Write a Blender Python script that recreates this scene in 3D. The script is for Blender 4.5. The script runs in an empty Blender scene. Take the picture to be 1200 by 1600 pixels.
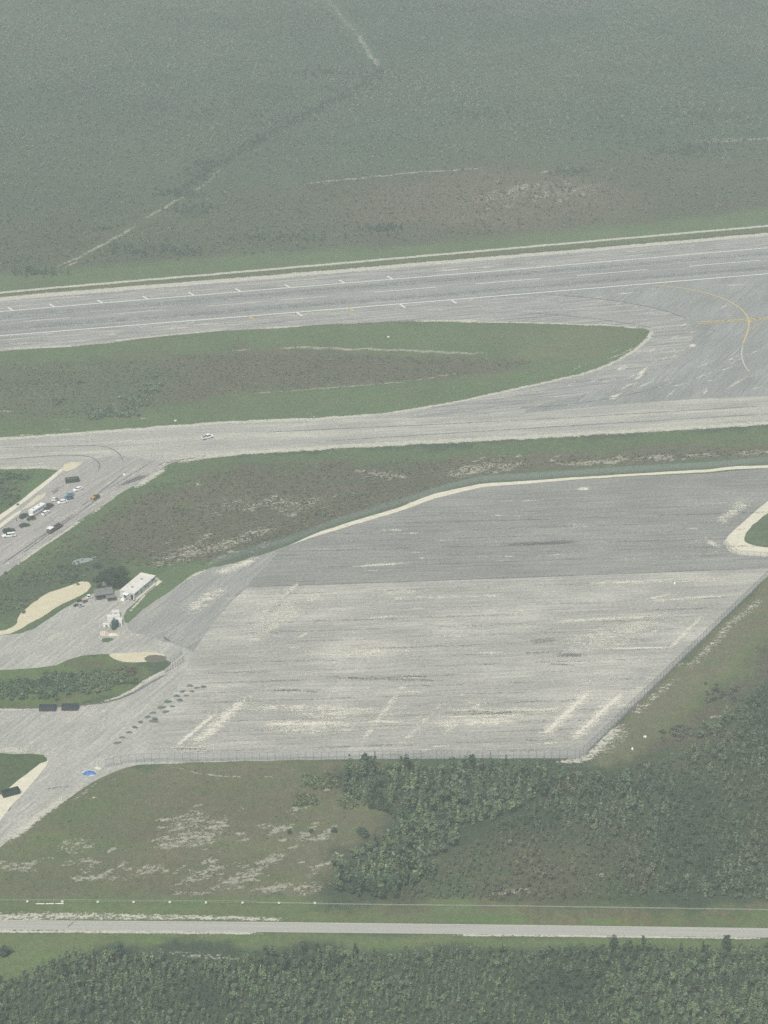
import bpy, math, random
import numpy as np
from mathutils import Vector, Matrix
from mathutils.geometry import delaunay_2d_cdt
random.seed(7); RNG = np.random.default_rng(7)
SC = bpy.context.scene; COL = SC.collection
R = math.radians

# ------------------------------------------------------------------ camera
H = 470.0; PITCH = R(25.5); F = 3560.0            # height above the ground, tilt, focal length in 1200x1600 pixels
cd = bpy.data.cameras.new('camera'); cam = bpy.data.objects.new('camera', cd); COL.objects.link(cam)
cam.location = (0, 0, H); cam.rotation_euler = (math.pi/2-PITCH, 0, 0)
cd.lens = F/1600*36; cd.sensor_width = 36; cd.clip_start = 1; cd.clip_end = 60000
SC.camera = cam
# ------------------------------------------------------------------ world and sun
SUN_EL, SUN_AZ = R(58), R(200)                    # azimuth clockwise from +Y
w = bpy.data.worlds.new('World'); SC.world = w; w.use_nodes = True
nt = w.node_tree; sky = nt.nodes.new('ShaderNodeTexSky'); sky.sky_type = 'NISHITA'; sky.sun_disc = False
sky.sun_elevation = SUN_EL; sky.sun_rotation = SUN_AZ; sky.dust_density = 4; sky.air_density = 1.0; sky.ozone_density = 1
nt.links.new(sky.outputs[0], nt.nodes['Background'].inputs[0]); nt.nodes['Background'].inputs[1].default_value = 0.09
sd = bpy.data.lights.new('sun', 'SUN'); so = bpy.data.objects.new('sun', sd); COL.objects.link(so)
sd.energy = 2.8; sd.angle = R(9); sd.color = (1, .965, .88)
sv = Vector((math.sin(SUN_AZ)*math.cos(SUN_EL), math.cos(SUN_AZ)*math.cos(SUN_EL), math.sin(SUN_EL)))
so.rotation_euler = (-sv).to_track_quat('-Z', 'Y').to_euler(); so.location = (0, 900, 900)
SC.view_settings.view_transform = 'Standard'; SC.view_settings.look = 'None'; SC.view_settings.exposure = 0.15
SC.view_settings.gamma = 1
SC.cycles.max_bounces = 5; SC.cycles.diffuse_bounces = 2; SC.cycles.volume_bounces = 1; SC.cycles.transparent_max_bounces = 24
SC.cycles.use_denoising = False
HAZE = 0.00027

# ------------------------------------------------------------------ helpers
CP, SP = math.cos(PITCH), math.sin(PITCH)
def at(x, y, z=0.0):
    """ground point seen at photo pixel x, y"""
    a, b = (x-600)/F, (800-y)/F
    v = (a, CP+b*SP, -SP+b*CP); t = (H-z)/-v[2]
    return Vector((v[0]*t, v[1]*t, z))
def to_px(X, Y, Z=0):
    dz = Z-H; dep = Y*CP-dz*SP; up = Y*SP+dz*CP
    return 600+F*X/dep, 800-F*up/dep
def s2l(c): c = c/255; return c/12.92 if c <= .04045 else ((c+.055)/1.055)**2.4
def C(r, g, b): return (s2l(r), s2l(g), s2l(b), 1)
def tag(o, label=None, cat=None, group=None, kind=None):
    if label: o['label'] = label
    if cat: o['category'] = cat
    if group: o['group'] = group
    if kind: o['kind'] = kind
    return o
def empty(name, loc, rz=0):
    o = bpy.data.objects.new(name, None); COL.objects.link(o); o.location = loc; o.rotation_euler.z = rz
    o.empty_display_size = .5; return o
def link(name, me, parent=None):
    o = bpy.data.objects.new(name, me); COL.objects.link(o)
    if parent is not None: o.parent = parent
    return o
def np_mesh(name, V, Fc, mats, smooth=False, attrs=None, colattr=None):
    """V (n,3); Fc (m,k) constant-size faces"""
    me = bpy.data.meshes.new(name); V = np.asarray(V, np.float32); Fc = np.asarray(Fc, np.int32); k = Fc.shape[1]
    me.vertices.add(len(V)); me.vertices.foreach_set('co', V.ravel())
    me.loops.add(Fc.size); me.loops.foreach_set('vertex_index', Fc.ravel())
    me.polygons.add(len(Fc)); me.polygons.foreach_set('loop_start', np.arange(0, Fc.size, k, dtype=np.int32))
    me.polygons.foreach_set('loop_total', np.full(len(Fc), k, np.int32))
    if smooth: me.polygons.foreach_set('use_smooth', np.ones(len(Fc), bool))
    for n_, a in (attrs or {}).items():
        at_ = me.attributes.new(n_, 'FLOAT', 'POINT'); at_.data.foreach_set('value', np.asarray(a, np.float32))
    for n_, a in (colattr or {}).items():
        at_ = me.attributes.new(n_, 'FLOAT_COLOR', 'POINT'); at_.data.foreach_set('color', np.asarray(a, np.float32).ravel())
    for m in mats: me.materials.append(m)
    me.update(calc_edges=True)
    return me

# ---- numpy value noise
_T = RNG.random((256, 256))
def vnoise(x, y):
    xi = np.floor(x).astype(int); yi = np.floor(y).astype(int); fx = x-xi; fy = y-yi
    fx = fx*fx*(3-2*fx); fy = fy*fy*(3-2*fy)
    a = _T[xi & 255, yi & 255]; b = _T[(xi+1) & 255, yi & 255]; c = _T[xi & 255, (yi+1) & 255]; d = _T[(xi+1) & 255, (yi+1) & 255]
    return (a*(1-fx)+b*fx)*(1-fy)+(c*(1-fx)+d*fx)*fy
def fbm(x, y, s, o=4, off=0):
    r = 0; amp = .5; t = 0
    for i in range(o):
        r = r+amp*vnoise(x/s+off+i*17.3, y/s+off*1.7+i*9.1); t += amp; amp *= .55; s *= .5
    return r/t

# ---- materials: base colour and a stack of noise layers in world metres
class NT:
    def __init__(s, name):
        s.m = bpy.data.materials.new(name); s.m.use_nodes = True; s.t = s.m.node_tree; s.b = s.t.nodes['Principled BSDF']
        s.out = s.t.nodes['Material Output']
    def n(s, typ, **kw):
        o = s.t.nodes.new(typ)
        for k, v in kw.items(): setattr(o, k, v)
        return o
    def l(s, a, b): s.t.links.new(a, b)
    def math(s, op, a, b=None, clamp=False):
        o = s.n('ShaderNodeMath', operation=op, use_clamp=clamp)
        for i, v in enumerate((a, b)):
            if v is None: continue
            if isinstance(v, (int, float)): o.inputs[i].default_value = v
            else: s.l(v, o.inputs[i])
        return o.outputs[0]
    def noise(s, co, sx, sy=None, rot=0, detail=4, rough=.55, off=0):
        """sx, sy: feature size in metres along / across the direction rot"""
        sy = sy or sx
        mp = s.n('ShaderNodeMapping', vector_type='TEXTURE'); mp.inputs['Rotation'].default_value = (0, 0, rot)
        mp.inputs['Scale'].default_value = (sx, sy, max(sx, sy)); mp.inputs['Location'].default_value = (off, off*1.3, 0)
        s.l(co, mp.inputs[0]); no = s.n('ShaderNodeTexNoise'); no.inputs['Scale'].default_value = 1
        no.inputs['Detail'].default_value = detail; no.inputs['Roughness'].default_value = rough
        s.l(mp.outputs[0], no.inputs[0]); return no.outputs[0]
    def ramp(s, v, lo, hi, k=1.0):
        o = s.n('ShaderNodeMapRange', interpolation_type='SMOOTHSTEP'); s.l(v, o.inputs[0])
        o.inputs[1].default_value = lo; o.inputs[2].default_value = hi; o.inputs[4].default_value = k
        return o.outputs[0]
    def mix(s, f, a, b, blend='MIX'):
        o = s.n('ShaderNodeMix', data_type='RGBA', blend_type=blend)
        if isinstance(f, (int, float)): o.inputs[0].default_value = f
        else: s.l(f, o.inputs[0])
        for i, v in ((6, a), (7, b)):
            if isinstance(v, tuple): o.inputs[i].default_value = v
            else: s.l(v, o.inputs[i])
        return o.outputs[2]
    def pos(s): return s.n('ShaderNodeNewGeometry').outputs['Position']
    def objco(s): return s.n('ShaderNodeTexCoord').outputs['Object']
    def attr(s, nm, out='Fac'): return s.n('ShaderNodeAttribute', attribute_name=nm).outputs[out]
def layers(t, co, base, ls):
    c = base
    for i, L in enumerate(ls):
        col, sx, sy, rot, lo, hi, k = L[:7]; det = L[7] if len(L) > 7 else 4
        f = t.ramp(t.noise(co, sx, sy, rot, det, .6, off=i*37.7), lo, hi, k); c = t.mix(f, c, col)
    return c
def mat(name, base, ls=(), rough=.9, metal=0, bump=None, world=True, spec=.2, alpha=None, grain=None):
    t = NT(name); co = t.pos() if world else t.objco(); c = layers(t, co, base, ls)
    if grain:
        for i, (gx, gy, gr, lo_, hi_) in enumerate(grain):
            g = t.n('ShaderNodeMapRange'); t.l(t.noise(co, gx, gy, gr, 5, .7, off=11+i*23), g.inputs[0]); g.inputs[1].default_value = .28; g.inputs[2].default_value = .72; g.inputs[3].default_value = lo_; g.inputs[4].default_value = hi_
            cb = t.n('ShaderNodeCombineColor'); [t.l(g.outputs[0], cb.inputs[k_]) for k_ in range(3)]; c = t.mix(1, c, cb.outputs[0], 'MULTIPLY')
    if isinstance(c, tuple): t.b.inputs['Base Color'].default_value = c
    else: t.l(c, t.b.inputs['Base Color'])
    t.b.inputs['Roughness'].default_value = rough; t.b.inputs['Metallic'].default_value = metal
    t.b.inputs['Specular IOR Level'].default_value = spec
    if alpha is not None: t.b.inputs['Alpha'].default_value = alpha
    if bump:
        b = t.n('ShaderNodeBump'); b.inputs['Distance'].default_value = bump[2]; b.inputs['Strength'].default_value = bump[1]
        t.l(t.noise(co, bump[0]), b.inputs['Height']); t.l(b.outputs[0], t.b.inputs['Normal'])
    return t.m
def overlay_mat(name, base, ls=(), sx=3, sy=None, rot=0, amp=1.0, sharp=3.0, opacity=1.0, rough=.95, fine=1.2, thr=.5):
    """a thin deposit whose ragged edge comes from noise and the attribute a"""
    t = NT(name); co = t.pos(); c = layers(t, co, base, ls)
    if isinstance(c, tuple): t.b.inputs['Base Color'].default_value = c
    else: t.l(c, t.b.inputs['Base Color'])
    t.b.inputs['Roughness'].default_value = rough; t.b.inputs['Specular IOR Level'].default_value = .1
    n1 = t.math('SUBTRACT', t.noise(co, sx, sy, rot, 5, .62), .5); n2 = t.math('SUBTRACT', t.noise(co, fine, None, 0, 3, .6, off=91), .5)
    nn = t.math('ADD', t.math('MULTIPLY', n1, amp*2.2), t.math('MULTIPLY', n2, amp*2.2))
    v = t.math('SUBTRACT', t.math('ADD', t.attr('a'), nn), thr)
    v = t.math('ADD', t.math('MULTIPLY', v, sharp), .5, clamp=True)
    v = t.math('MULTIPLY', v, t.ramp(t.attr('a'), 0, .12)); v = t.math('MULTIPLY', v, opacity)
    t.l(v, t.b.inputs['Alpha']); return t.m

# ---- directions on the ground
def wdir(a, b): p, q = at(*a), at(*b); return math.atan2(q.y-p.y, q.x-p.x)
RWY = wdir((0, 505), (1200, 407)); TXY = wdir((300, 690), (1200, 640)); APR = wdir((385, 917), (1180, 889)); DIA = wdir((0, 880), (240, 720))
APD = wdir((909, 1184), (1099, 1000)); HWY = wdir((0, 1445), (1200, 1457))

# ------------------------------------------------------------------ curves and polygons from photo pixels
def smooth_px(pts, closed=False, it=1):
    pts = [tuple(map(float, p)) for p in pts]
    for _ in range(it):
        n = len(pts); o = [] if closed else [pts[0]]
        rng = range(n) if closed else range(n-1)
        for i in rng:
            a, b = pts[i], pts[(i+1) % n]
            if closed or i > 0: o.append((a[0]*.75+b[0]*.25, a[1]*.75+b[1]*.25))
            if closed or i < n-2: o.append((a[0]*.25+b[0]*.75, a[1]*.25+b[1]*.75))
        if not closed: o.append(pts[-1])
        pts = o
    return pts
def world_line(pts, step=2.0, closed=False):
    P = np.array([at(*p)[:2] for p in pts]); out = []
    n = len(P)
    for i in range(n if closed else n-1):
        a, b = P[i], P[(i+1) % n]; L = np.hypot(*(b-a)); k = max(1, int(L/step))
        for j in range(k): out.append(a+(b-a)*j/k)
    if not closed: out.append(P[-1])
    return np.array(out)
def jitter(W, amp, s=9):
    if amp == 0: return W
    o = W.copy()
    o[:, 0] += (fbm(W[:, 0], W[:, 1], s, 4, 3)-.5)*2.4*amp; o[:, 1] += (fbm(W[:, 0], W[:, 1], s, 4, 40)-.5)*3.4*amp
    return o
def sheet(name, px, z, m, jit=.6, sm=1, kind='structure', step=1.6, holes=()):
    W = jitter(world_line(smooth_px(px, True, sm) if sm else px, step, True), jit); vs = [Vector(p) for p in W]
    edges = [(i, (i+1) % len(W)) for i in range(len(W))]
    v2, e2, f2, *_ = delaunay_2d_cdt(vs, edges, [], 1, 1e-4)
    me = bpy.data.meshes.new(name); me.from_pydata([(v.x, v.y, z) for v in v2], [], [list(f) for f in f2]); me.materials.append(m)
    fl = [p.index for p in me.polygons if p.normal.z < 0]
    if fl: me.flip_normals() if len(fl) == len(me.polygons) else None
    return tag(link(name, me), kind=kind)
class Acc:
    """collects thin ragged deposits of one kind into one mesh"""
    def __init__(s, z0): s.V = []; s.F = []; s.A = []; s.i = 0; s.z0 = z0
    def z(s): s.i += 1; return s.z0+(s.i % 9)*.008
    def stroke(s, pts, wid, taper=True, step=2.5, sm=1, jit=0, k=1.0, flat=False):
        W = jitter(world_line(smooth_px(pts, False, sm) if sm and len(pts) > 2 else pts, step), jit)
        T = np.gradient(W, axis=0); T /= np.hypot(T[:, 0], T[:, 1])[:, None]+1e-9; N = np.stack([-T[:, 1], T[:, 0]], 1)
        n = len(W); wid = np.interp(np.linspace(0, 1, n), np.linspace(0, 1, len(wid)), wid) if isinstance(wid, (list, tuple)) else np.full(n, wid)
        if flat: prof = [(-.5, 1), (.5, 1)]
        else: prof = [(-.5, 0), (-.25, .75), (0, 1), (.25, .75), (.5, 0)]
        z = s.z(); b = len(s.V); m = len(prof)
        u = np.linspace(0, 1, n); e = np.minimum(1, np.minimum(u, 1-u)*n/3) if taper else np.ones(n)
        for i in range(n):
            for q, a in prof:
                p = W[i]+N[i]*q*wid[i]; s.V.append((p[0], p[1], z)); s.A.append(a*e[i]*k)
        for i in range(n-1):
            for j in range(m-1):
                o = b+i*m+j; s.F.append((o, o+m, o+m+1, o+1))
    def blob(s, x, y, rx, ry, ang=0, k=1.0):
        """ellipse in photo pixels, ang in degrees"""
        ca, sa = math.cos(R(ang)), math.sin(R(ang)); z = s.z(); b = len(s.V); n = 20
        s.V.append((*at(x, y)[:2], z)); s.A.append(k)
        for r, a in ((.5, .8), (1, 0)):
            for j in range(n):
                t = j*2*math.pi/n; dx, dy = rx*r*math.cos(t), ry*r*math.sin(t)
                p = at(x+dx*ca-dy*sa, y+dx*sa+dy*ca); s.V.append((p.x, p.y, z)); s.A.append(a*k)
        for j in range(n):
            q = (j+1) % n; s.F.append((b, b+1+q, b+1+j, b+1+j)); s.F.append((b+1+j, b+1+q, b+1+n+q, b+1+n+j))
    def build(s, name, m, kind='structure', label=None):
        me = bpy.data.meshes.new(name)
        me.from_pydata(s.V, [], [tuple(dict.fromkeys(f)) for f in s.F]); me.materials.append(m)
        a = me.attributes.new('a', 'FLOAT', 'POINT'); a.data.foreach_set('value', np.array(s.A, np.float32))
        bad = [p for p in me.polygons if p.normal.z < 0]
        return tag(link(name, me), label=label, kind=kind)

# ------------------------------------------------------------------ ground sheet
def inside(PX, PY, poly):
    r = np.zeros(PX.shape, bool); n = len(poly)
    for i in range(n):
        x1, y1 = poly[i]; x2, y2 = poly[(i+1) % n]
        if y1 == y2: continue
        c = ((y1 > PY) != (y2 > PY)) & (PX < (x2-x1)*(PY-y1)/(y2-y1)+x1); r ^= c
    return r
def segdist(PX, PY, pts, closed):
    d = np.full(PX.shape, 1e9); n = len(pts)
    for i in range(n if closed else n-1):
        ax, ay = pts[i]; bx, by = pts[(i+1) % n]; vx, vy = bx-ax, by-ay; L = vx*vx+vy*vy+1e-9
        t = np.clip(((PX-ax)*vx+(PY-ay)*vy)/L, 0, 1); d = np.minimum(d, np.hypot(PX-ax-t*vx, PY-ay-t*vy))
    return d
# rows denser near the camera; the last rows and columns run out to the horizon
ys = np.concatenate([[-3000, -800, 0, 300, 450], np.arange(520, 900, 1.25), np.arange(900, 1400, 1.8), np.arange(1400, 2300, 3.2), [2500, 3000, 4200, 7000, 12000, 25000]])
us = np.concatenate([[-40, -12, -5, -2.4, -1.6], np.linspace(-1.3, 1.3, 560), [1.6, 2.4, 5, 12, 40]])
half = np.interp(ys, [-3000, 500, 2300, 25000], [1500, 125, 400, 1500])
GY, GU = np.meshgrid(ys, us, indexing='ij'); GX = GU*half[:, None]
nx = (fbm(GX, GY, 22, 4, 5)-.5)*2; ny = (fbm(GX, GY, 22, 4, 77)-.5)*2
nx2 = (fbm(GX, GY, 6, 3, 205)-.5)*2; ny2 = (fbm(GX, GY, 6, 3, 277)-.5)*2
WX = GX+nx*7+nx2*3; WY = GY+ny*13+ny2*6                          # wandering zone borders
col = np.zeros(GX.shape+(3,)); lime = np.zeros(GX.shape); rough = np.full(GX.shape, 1.0); grassm = np.zeros(GX.shape)
def cc(*c): return np.array(C(*c)[:3])
G_SAV = cc(74, 88, 70); G_SAVG = cc(62, 83, 66); G_PUR = cc(84, 86, 70); G_GRS = cc(90, 106, 74); G_OLV = cc(106, 106, 84); G_MAR = cc(94, 92, 78)
G_WOOD = cc(64, 76, 60); G_BRN = cc(92, 94, 74); G_TEAL = cc(86, 100, 78)
col[:] = G_SAV
v = fbm(GX, GY, 160, 4, 11)[..., None]; col = col*(1-np.clip((v-.5)*4, 0, 1))+G_SAVG*np.clip((v-.5)*4, 0, 1)
def zone(px, c, feather=4, k=1.0, rgh=None, grass=False, lm=None, wander=1):
    global col
    P = [tuple(at(*p)[:2]) for p in px]; xs = [p[0] for p in P]; ysz = [p[1] for p in P]; m = feather*3+20
    sel = (GX > min(xs)-m) & (GX < max(xs)+m) & (GY > min(ysz)-m) & (GY < max(ysz)+m)
    X = GX[sel]+(WX[sel]-GX[sel])*wander; Y = GY[sel]+(WY[sel]-GY[sel])*wander
    d = segdist(X, Y, P, True); d = np.where(inside(X, Y, P), d, -d)
    f = np.clip(d/feather*.5+.5, 0, 1); f = f*f*(3-2*f)*k
    col[sel] = col[sel]*(1-f[:, None])+c*f[:, None]
    if rgh is not None: rough[sel] = rough[sel]*(1-f)+rgh*f
    grassm[sel] = grassm[sel]*(1-f)+(1.0 if grass else 0.0)*f
    if lm is not None: lime[sel] = np.maximum(lime[sel], f*lm)
E = 1500; W_ = -300
# savanna beyond the runway
zone([(W_, 310), (200, 330), (330, 300), (500, 285), (700, 262), (900, 245), (E, 200), (E, 340), (800, 382), (400, 415), (W_, 470)], G_PUR, 22, .75)
zone([(560, 300), (760, 262), (960, 290), (1000, 330), (800, 360), (560, 350)], cc(108, 96, 86), 25, .7)
zone([(60, 180), (350, 150), (380, 260), (150, 300), (-60, 280)], G_PUR, 40, .45)
zone([(850, 190), (1000, 150), (1300, 60), (E, 120), (1200, 200), (950, 220)], G_SAVG, 40, .8)
zone([(680, 10), (900, -30), (1200, -60), (900, 30)], cc(70, 92, 84), 60, .8)
zone([(W_, 452), (0, 428), (200, 412), (400, 397), (600, 386), (800, 368), (1000, 350), (1200, 326), (E, 300), (E, 330), (1200, 362), (800, 396), (400, 430), (0, 462), (W_, 492)], G_GRS, 10, 1, .7, True, wander=.5)
# island
zone([(W_, 540), (1100, 480), (1100, 560), (600, 670), (W_, 700)], G_GRS, 3, 1, .75, True)
zone([(W_, 570), (60, 565), (200, 562), (300, 552), (380, 546), (540, 550), (700, 553), (790, 556), (840, 562), (790, 580), (640, 598), (500, 606), (400, 613), (300, 625), (210, 640), (150, 655), (0, 640), (W_, 640)], G_MAR, 11, 1, 1, wander=1)
zone([(W_, 560), (250, 560), (290, 600), (200, 650), (W_, 650)], G_TEAL, 15, .6, 1.1)
zone([(760, 520), (900, 510), (1010, 515), (940, 560), (820, 560)], G_OLV, 14, .6, .7, True)
# marsh between taxiway and apron
zone([(W_, 720), (100, 731), (260, 720), (E, 650), (E, 730), (750, 760), (450, 850), (330, 890), (200, 960), (0, 1000), (W_, 1100)], G_GRS, 3, .85, .85, True)
zone([(330, 740), (450, 722), (600, 728), (720, 715), (900, 708), (E, 690), (E, 716), (860, 735), (760, 750), (620, 790), (480, 835), (400, 862), (320, 884), (240, 890), (200, 880), (150, 885), (120, 850), (160, 810), (230, 765)], G_MAR, 9, 1, 1.1)
zone([(20, 900), (150, 850), (210, 875), (140, 915), (40, 960), (0, 975), (-60, 980)], cc(76, 88, 68), 5, .8, 1.1)
zone([(700, 712), (1200, 690), (1200, 705), (800, 735), (700, 735)], cc(104, 98, 84), 9, .7, 1)
zone([(310, 905), (455, 850), (640, 785), (750, 757), (840, 748), (1200, 725), (E, 715), (E, 703), (1200, 712), (840, 735), (740, 746), (640, 772), (455, 836), (300, 888)], G_TEAL, 2, .9, .5, True, wander=.15)
zone([(192, 985), (192, 955), (240, 905), (262, 888), (340, 872), (330, 895), (240, 950), (205, 985)], cc(94, 112, 80), 2, 1, .35, True, wander=.2)
zone([(W_, 725), (100, 725), (90, 745), (0, 815), (W_, 1000)], cc(86, 108, 72), 3, 1, .8, True, wander=.3)
zone([(W_, 745), (50, 745), (20, 800), (W_, 900)], cc(78, 90, 68), 6, .8, 1)
# left yard island and triangle
zone([(W_, 1040), (100, 1030), (180, 1015), (240, 1040), (200, 1100), (W_, 1115)], cc(90, 106, 68), 3, 1, .6, True)
zone([(130, 1032), (220, 1038), (232, 1056), (190, 1080), (100, 1085)], cc(88, 88, 72), 6, .8, 1)
zone([(W_, 1170), (90, 1170), (90, 1200), (0, 1260), (W_, 1450)], cc(78, 92, 64), 3, 1, .8)
# field south of the apron
zone([(W_, 1500), (-60, 1350), (0, 1315), (170, 1200), (250, 1185), (620, 1180), (640, 1250), (600, 1300), (560, 1420), (0, 1420)], G_OLV, 4, 1, .7, False)
zone([(200, 1225), (420, 1220), (520, 1230), (480, 1300), (250, 1300), (160, 1290)], cc(100, 98, 80), 15, .8, .8)
zone([(100, 1230), (220, 1220), (180, 1330), (60, 1390), (0, 1390), (20, 1320)], cc(92, 104, 72), 15, .7, .7)
zone([(100, 1360), (420, 1350), (540, 1390), (300, 1400), (60, 1400)], cc(98, 96, 76), 8, .5, .9)
zone([(W_, 1402), (400, 1403), (E, 1416), (E, 1455), (400, 1445), (W_, 1440)], cc(98, 110, 76), 2, 1, .65, True, wander=.15)
zone([(500, 1412), (E, 1422), (E, 1432), (900, 1430), (560, 1420)], cc(106, 98, 78), 2, .7, 1)
zone([(W_, 1452), (E, 1464), (E, 1482), (1000, 1480), (400, 1480), (150, 1478), (60, 1520), (-100, 1580), (W_, 1600)], cc(100, 113, 76), 3, 1, .75, True, wander=.3)
# band beside the diagonal fence
zone([(880, 1200), (920, 1175), (1099, 998), (1200, 900), (E, 600), (E, 700), (1200, 1010), (1120, 1090), (1010, 1190), (950, 1205)], G_OLV, 4, 1, .7, True, wander=.5)
zone([(980, 1195), (1080, 1100), (1200, 985), (E, 680), (E, 760), (1200, 1025), (1100, 1120), (1000, 1205)], cc(94, 110, 68), 5, .7, .6, True, wander=.5)
zone([(1000, 1200), (1110, 1095), (1210, 1000), (E, 730), (E, 800), (1200, 1060), (1110, 1150), (1020, 1240), (900, 1280), (820, 1240)], cc(92, 88, 76), 6, .9, 1)
# woods
zone([(480, 1200), (600, 1190), (900, 1198), (1010, 1205), (1100, 1160), (1200, 1040), (E, 800), (E, 1412), (500, 1404), (520, 1340), (600, 1300), (600, 1260)], G_WOOD, 6, .95, 1)
zone([(660, 1340), (800, 1300), (880, 1310), (1010, 1330), (960, 1400), (1000, 1410), (620, 1404)], G_BRN, 12, .7, 1)
zone([(880, 1240), (1010, 1230), (1100, 1150), (1180, 1080), (1100, 1200), (1010, 1270), (900, 1290)], G_BRN, 8, .6, 1)
zone([(150, 1484), (400, 1486), (E, 1486), (E, 1900), (W_, 1900), (-60, 1590), (60, 1530)], G_WOOD, 5, 1, 1)
zone([(980, 870), (1165, 812), (E, 700), (E, 880), (1190, 860)], cc(76, 90, 64), 3, 1, .5, True, wander=0) if False else None
n_ = fbm(GX, GY, 30, 4, 55)[..., None]; col *= (.86+.28*n_)

nr, nc = GX.shape
gV = np.stack([GX, GY, np.zeros_like(GX)], -1).reshape(-1, 3)
ids = np.arange(nr*nc).reshape(nr, nc)
gF = np.stack([ids[:-1, :-1], ids[:-1, 1:], ids[1:, 1:], ids[1:, :-1]], -1).reshape(-1, 4)
fg = (grassm.reshape(-1)[gF].mean(1) > .5)
t = NT('ground_cover'); co = t.pos(); c = t.attr('zc', 'Color'); rg = t.attr('rg')
f1 = t.math('MULTIPLY', t.ramp(t.noise(co, 2.2, 3.4, 0, 5, .7), .35, .68), rg); f2 = t.math('MULTIPLY', t.ramp(t.noise(co, 9, 14, .2, 5, .65, off=20), .42, .7), rg)
f3 = t.math('MULTIPLY', t.ramp(t.noise(co, 1.0, 1.6, 0, 3, .7, off=50), .5, .72), rg)
c = t.mix(t.math('MULTIPLY', f1, .55), c, t.mix(1, c, (.45, .47, .42, 1), 'MULTIPLY'))
c = t.mix(t.math('MULTIPLY', f2, .35), c, t.mix(1, c, (1.45, 1.38, 1.25, 1), 'MULTIPLY'))
c = t.mix(t.math('MULTIPLY', f3, .5), c, t.mix(1, c, (1.7, 1.65, 1.5, 1), 'MULTIPLY'))
c = t.mix(t.ramp(t.noise(co, 26, 9, TXY, 5, .6, off=70), .42, .66, .6), c, t.mix(1, c, (.8, 1.08, .78, 1), 'MULTIPLY'))
c = t.mix(t.ramp(t.noise(co, 34, 14, TXY, 5, .65, off=170), .48, .7, .6), c, t.mix(1, c, (1.22, 1.08, 1.02, 1), 'MULTIPLY'))
t.l(c, t.b.inputs['Base Color']); t.b.inputs['Roughness'].default_value = .95; t.b.inputs['Specular IOR Level'].default_value = .1
M_GROUND = t.m
def part_of_ground(name, sel, kind, label=None, cat=None):
    Fs = gF[sel]; used = np.unique(Fs); remap = np.zeros(nr*nc, int); remap[used] = np.arange(len(used))
    zc = np.concatenate([col.reshape(-1, 3)[used], np.ones((len(used), 1))], 1)
    me = np_mesh(name, gV[used], remap[Fs], [M_GROUND], attrs={'rg': rough.reshape(-1)[used]}, colattr={'zc': zc})
    return tag(link(name, me), label, cat, kind=kind)
part_of_ground('ground', ~fg, 'structure')
part_of_ground('grass', fg, 'stuff', 'mown green and olive grass beside the runway, the fences and the highway', 'grass')

# ------------------------------------------------------------------ paved surfaces
LG = C(190, 188, 180); DK = C(140, 142, 142)
M_APL = mat('pale_apron', C(160, 159, 150), [(C(188, 186, 175), 60, 26, APR, .42, .66, .8), (C(150, 152, 150), 45, 3.0, APR, .48, .72, .45, 5), (C(198, 195, 182), 22, 1.6, APR, .52, .75, .4, 5),
      (C(152, 152, 150), 60, 6, APD, .52, .72, .35), (C(140, 141, 138), 1.6, None, 0, .55, .75, .35), (C(205, 203, 195), 1.1, None, 0, .62, .75, .35)], grain=[(1.5, 1.1, APR, .72, 1.28), (26, 1.6, APR, .78, 1.22), (50, 22, APR, .88, 1.12)])
M_APD = mat('dark_apron', C(135, 135, 129), [(C(148, 148, 142), 70, 30, APR, .42, .62, .7), (C(120, 123, 122), 60, 2.4, APR, .48, .7, .7, 5), (C(160, 160, 152), 35, 1.3, APR, .54, .75, .45, 5),
      (C(156, 156, 152), 50, 3, APD, .55, .75, .35, 5), (C(118, 120, 120), 1.5, None, 0, .56, .75, .3)], grain=[(1.5, 1.1, APR, .72, 1.28), (26, 1.6, APR, .78, 1.22), (50, 22, APR, .88, 1.12)])
M_TAX = mat('taxiway_surface', C(163, 163, 155), [(C(184, 182, 170), 90, 10, TXY, .42, .64, .8), (C(148, 149, 146), 80, 1.6, TXY, .5, .72, .5, 5), (C(196, 193, 180), 60, 2, TXY, .55, .75, .4, 5), (C(146, 147, 143), 1.6, None, 0, .55, .75, .3)], grain=[(1.5, 1.1, TXY, .72, 1.28), (26, 1.6, TXY, .78, 1.22), (50, 22, TXY, .88, 1.12)])
M_RWS = mat('runway_shoulder', C(150, 150, 148), [(C(166, 164, 156), 70, 3.2, RWY, .44, .6, .9, 5), (C(112, 114, 110), 50, 1.5, RWY, .48, .64, .8, 5), (C(190, 188, 176), 30, 1.2, RWY, .54, .68, .85, 5), (C(126, 126, 122), 1.5, None, 0, .58, .75, .35)], grain=[(1.5, 1.1, RWY, .72, 1.28), (26, 1.6, RWY, .78, 1.22), (50, 22, RWY, .88, 1.12)])
M_RWY = mat('runway_surface', C(150, 151, 147), [(C(134, 136, 134), 200, 7, RWY, .42, .6, .8, 3), (C(166, 165, 158), 150, 4, RWY, .5, .7, .5, 4), (C(134, 136, 134), 70, 1.0, RWY, .5, .72, .4, 5)], grain=[(1.5, 1.1, RWY, .72, 1.28), (26, 1.6, RWY, .78, 1.22), (50, 22, RWY, .88, 1.12)])
M_CON = mat('connector_surface', C(138, 141, 138), [(C(152, 154, 151), 60, 20, DIA, .42, .64, .8), (C(126, 130, 131), 40, 2.2, DIA, .5, .72, .5, 5), (C(164, 164, 158), 25, 1.4, DIA, .58, .75, .5, 5), (C(124, 127, 126), 1.5, None, 0, .58, .75, .3)], grain=[(1.5, 1.1, DIA, .72, 1.28), (26, 1.6, DIA, .78, 1.22), (50, 22, DIA, .88, 1.12)])
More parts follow.
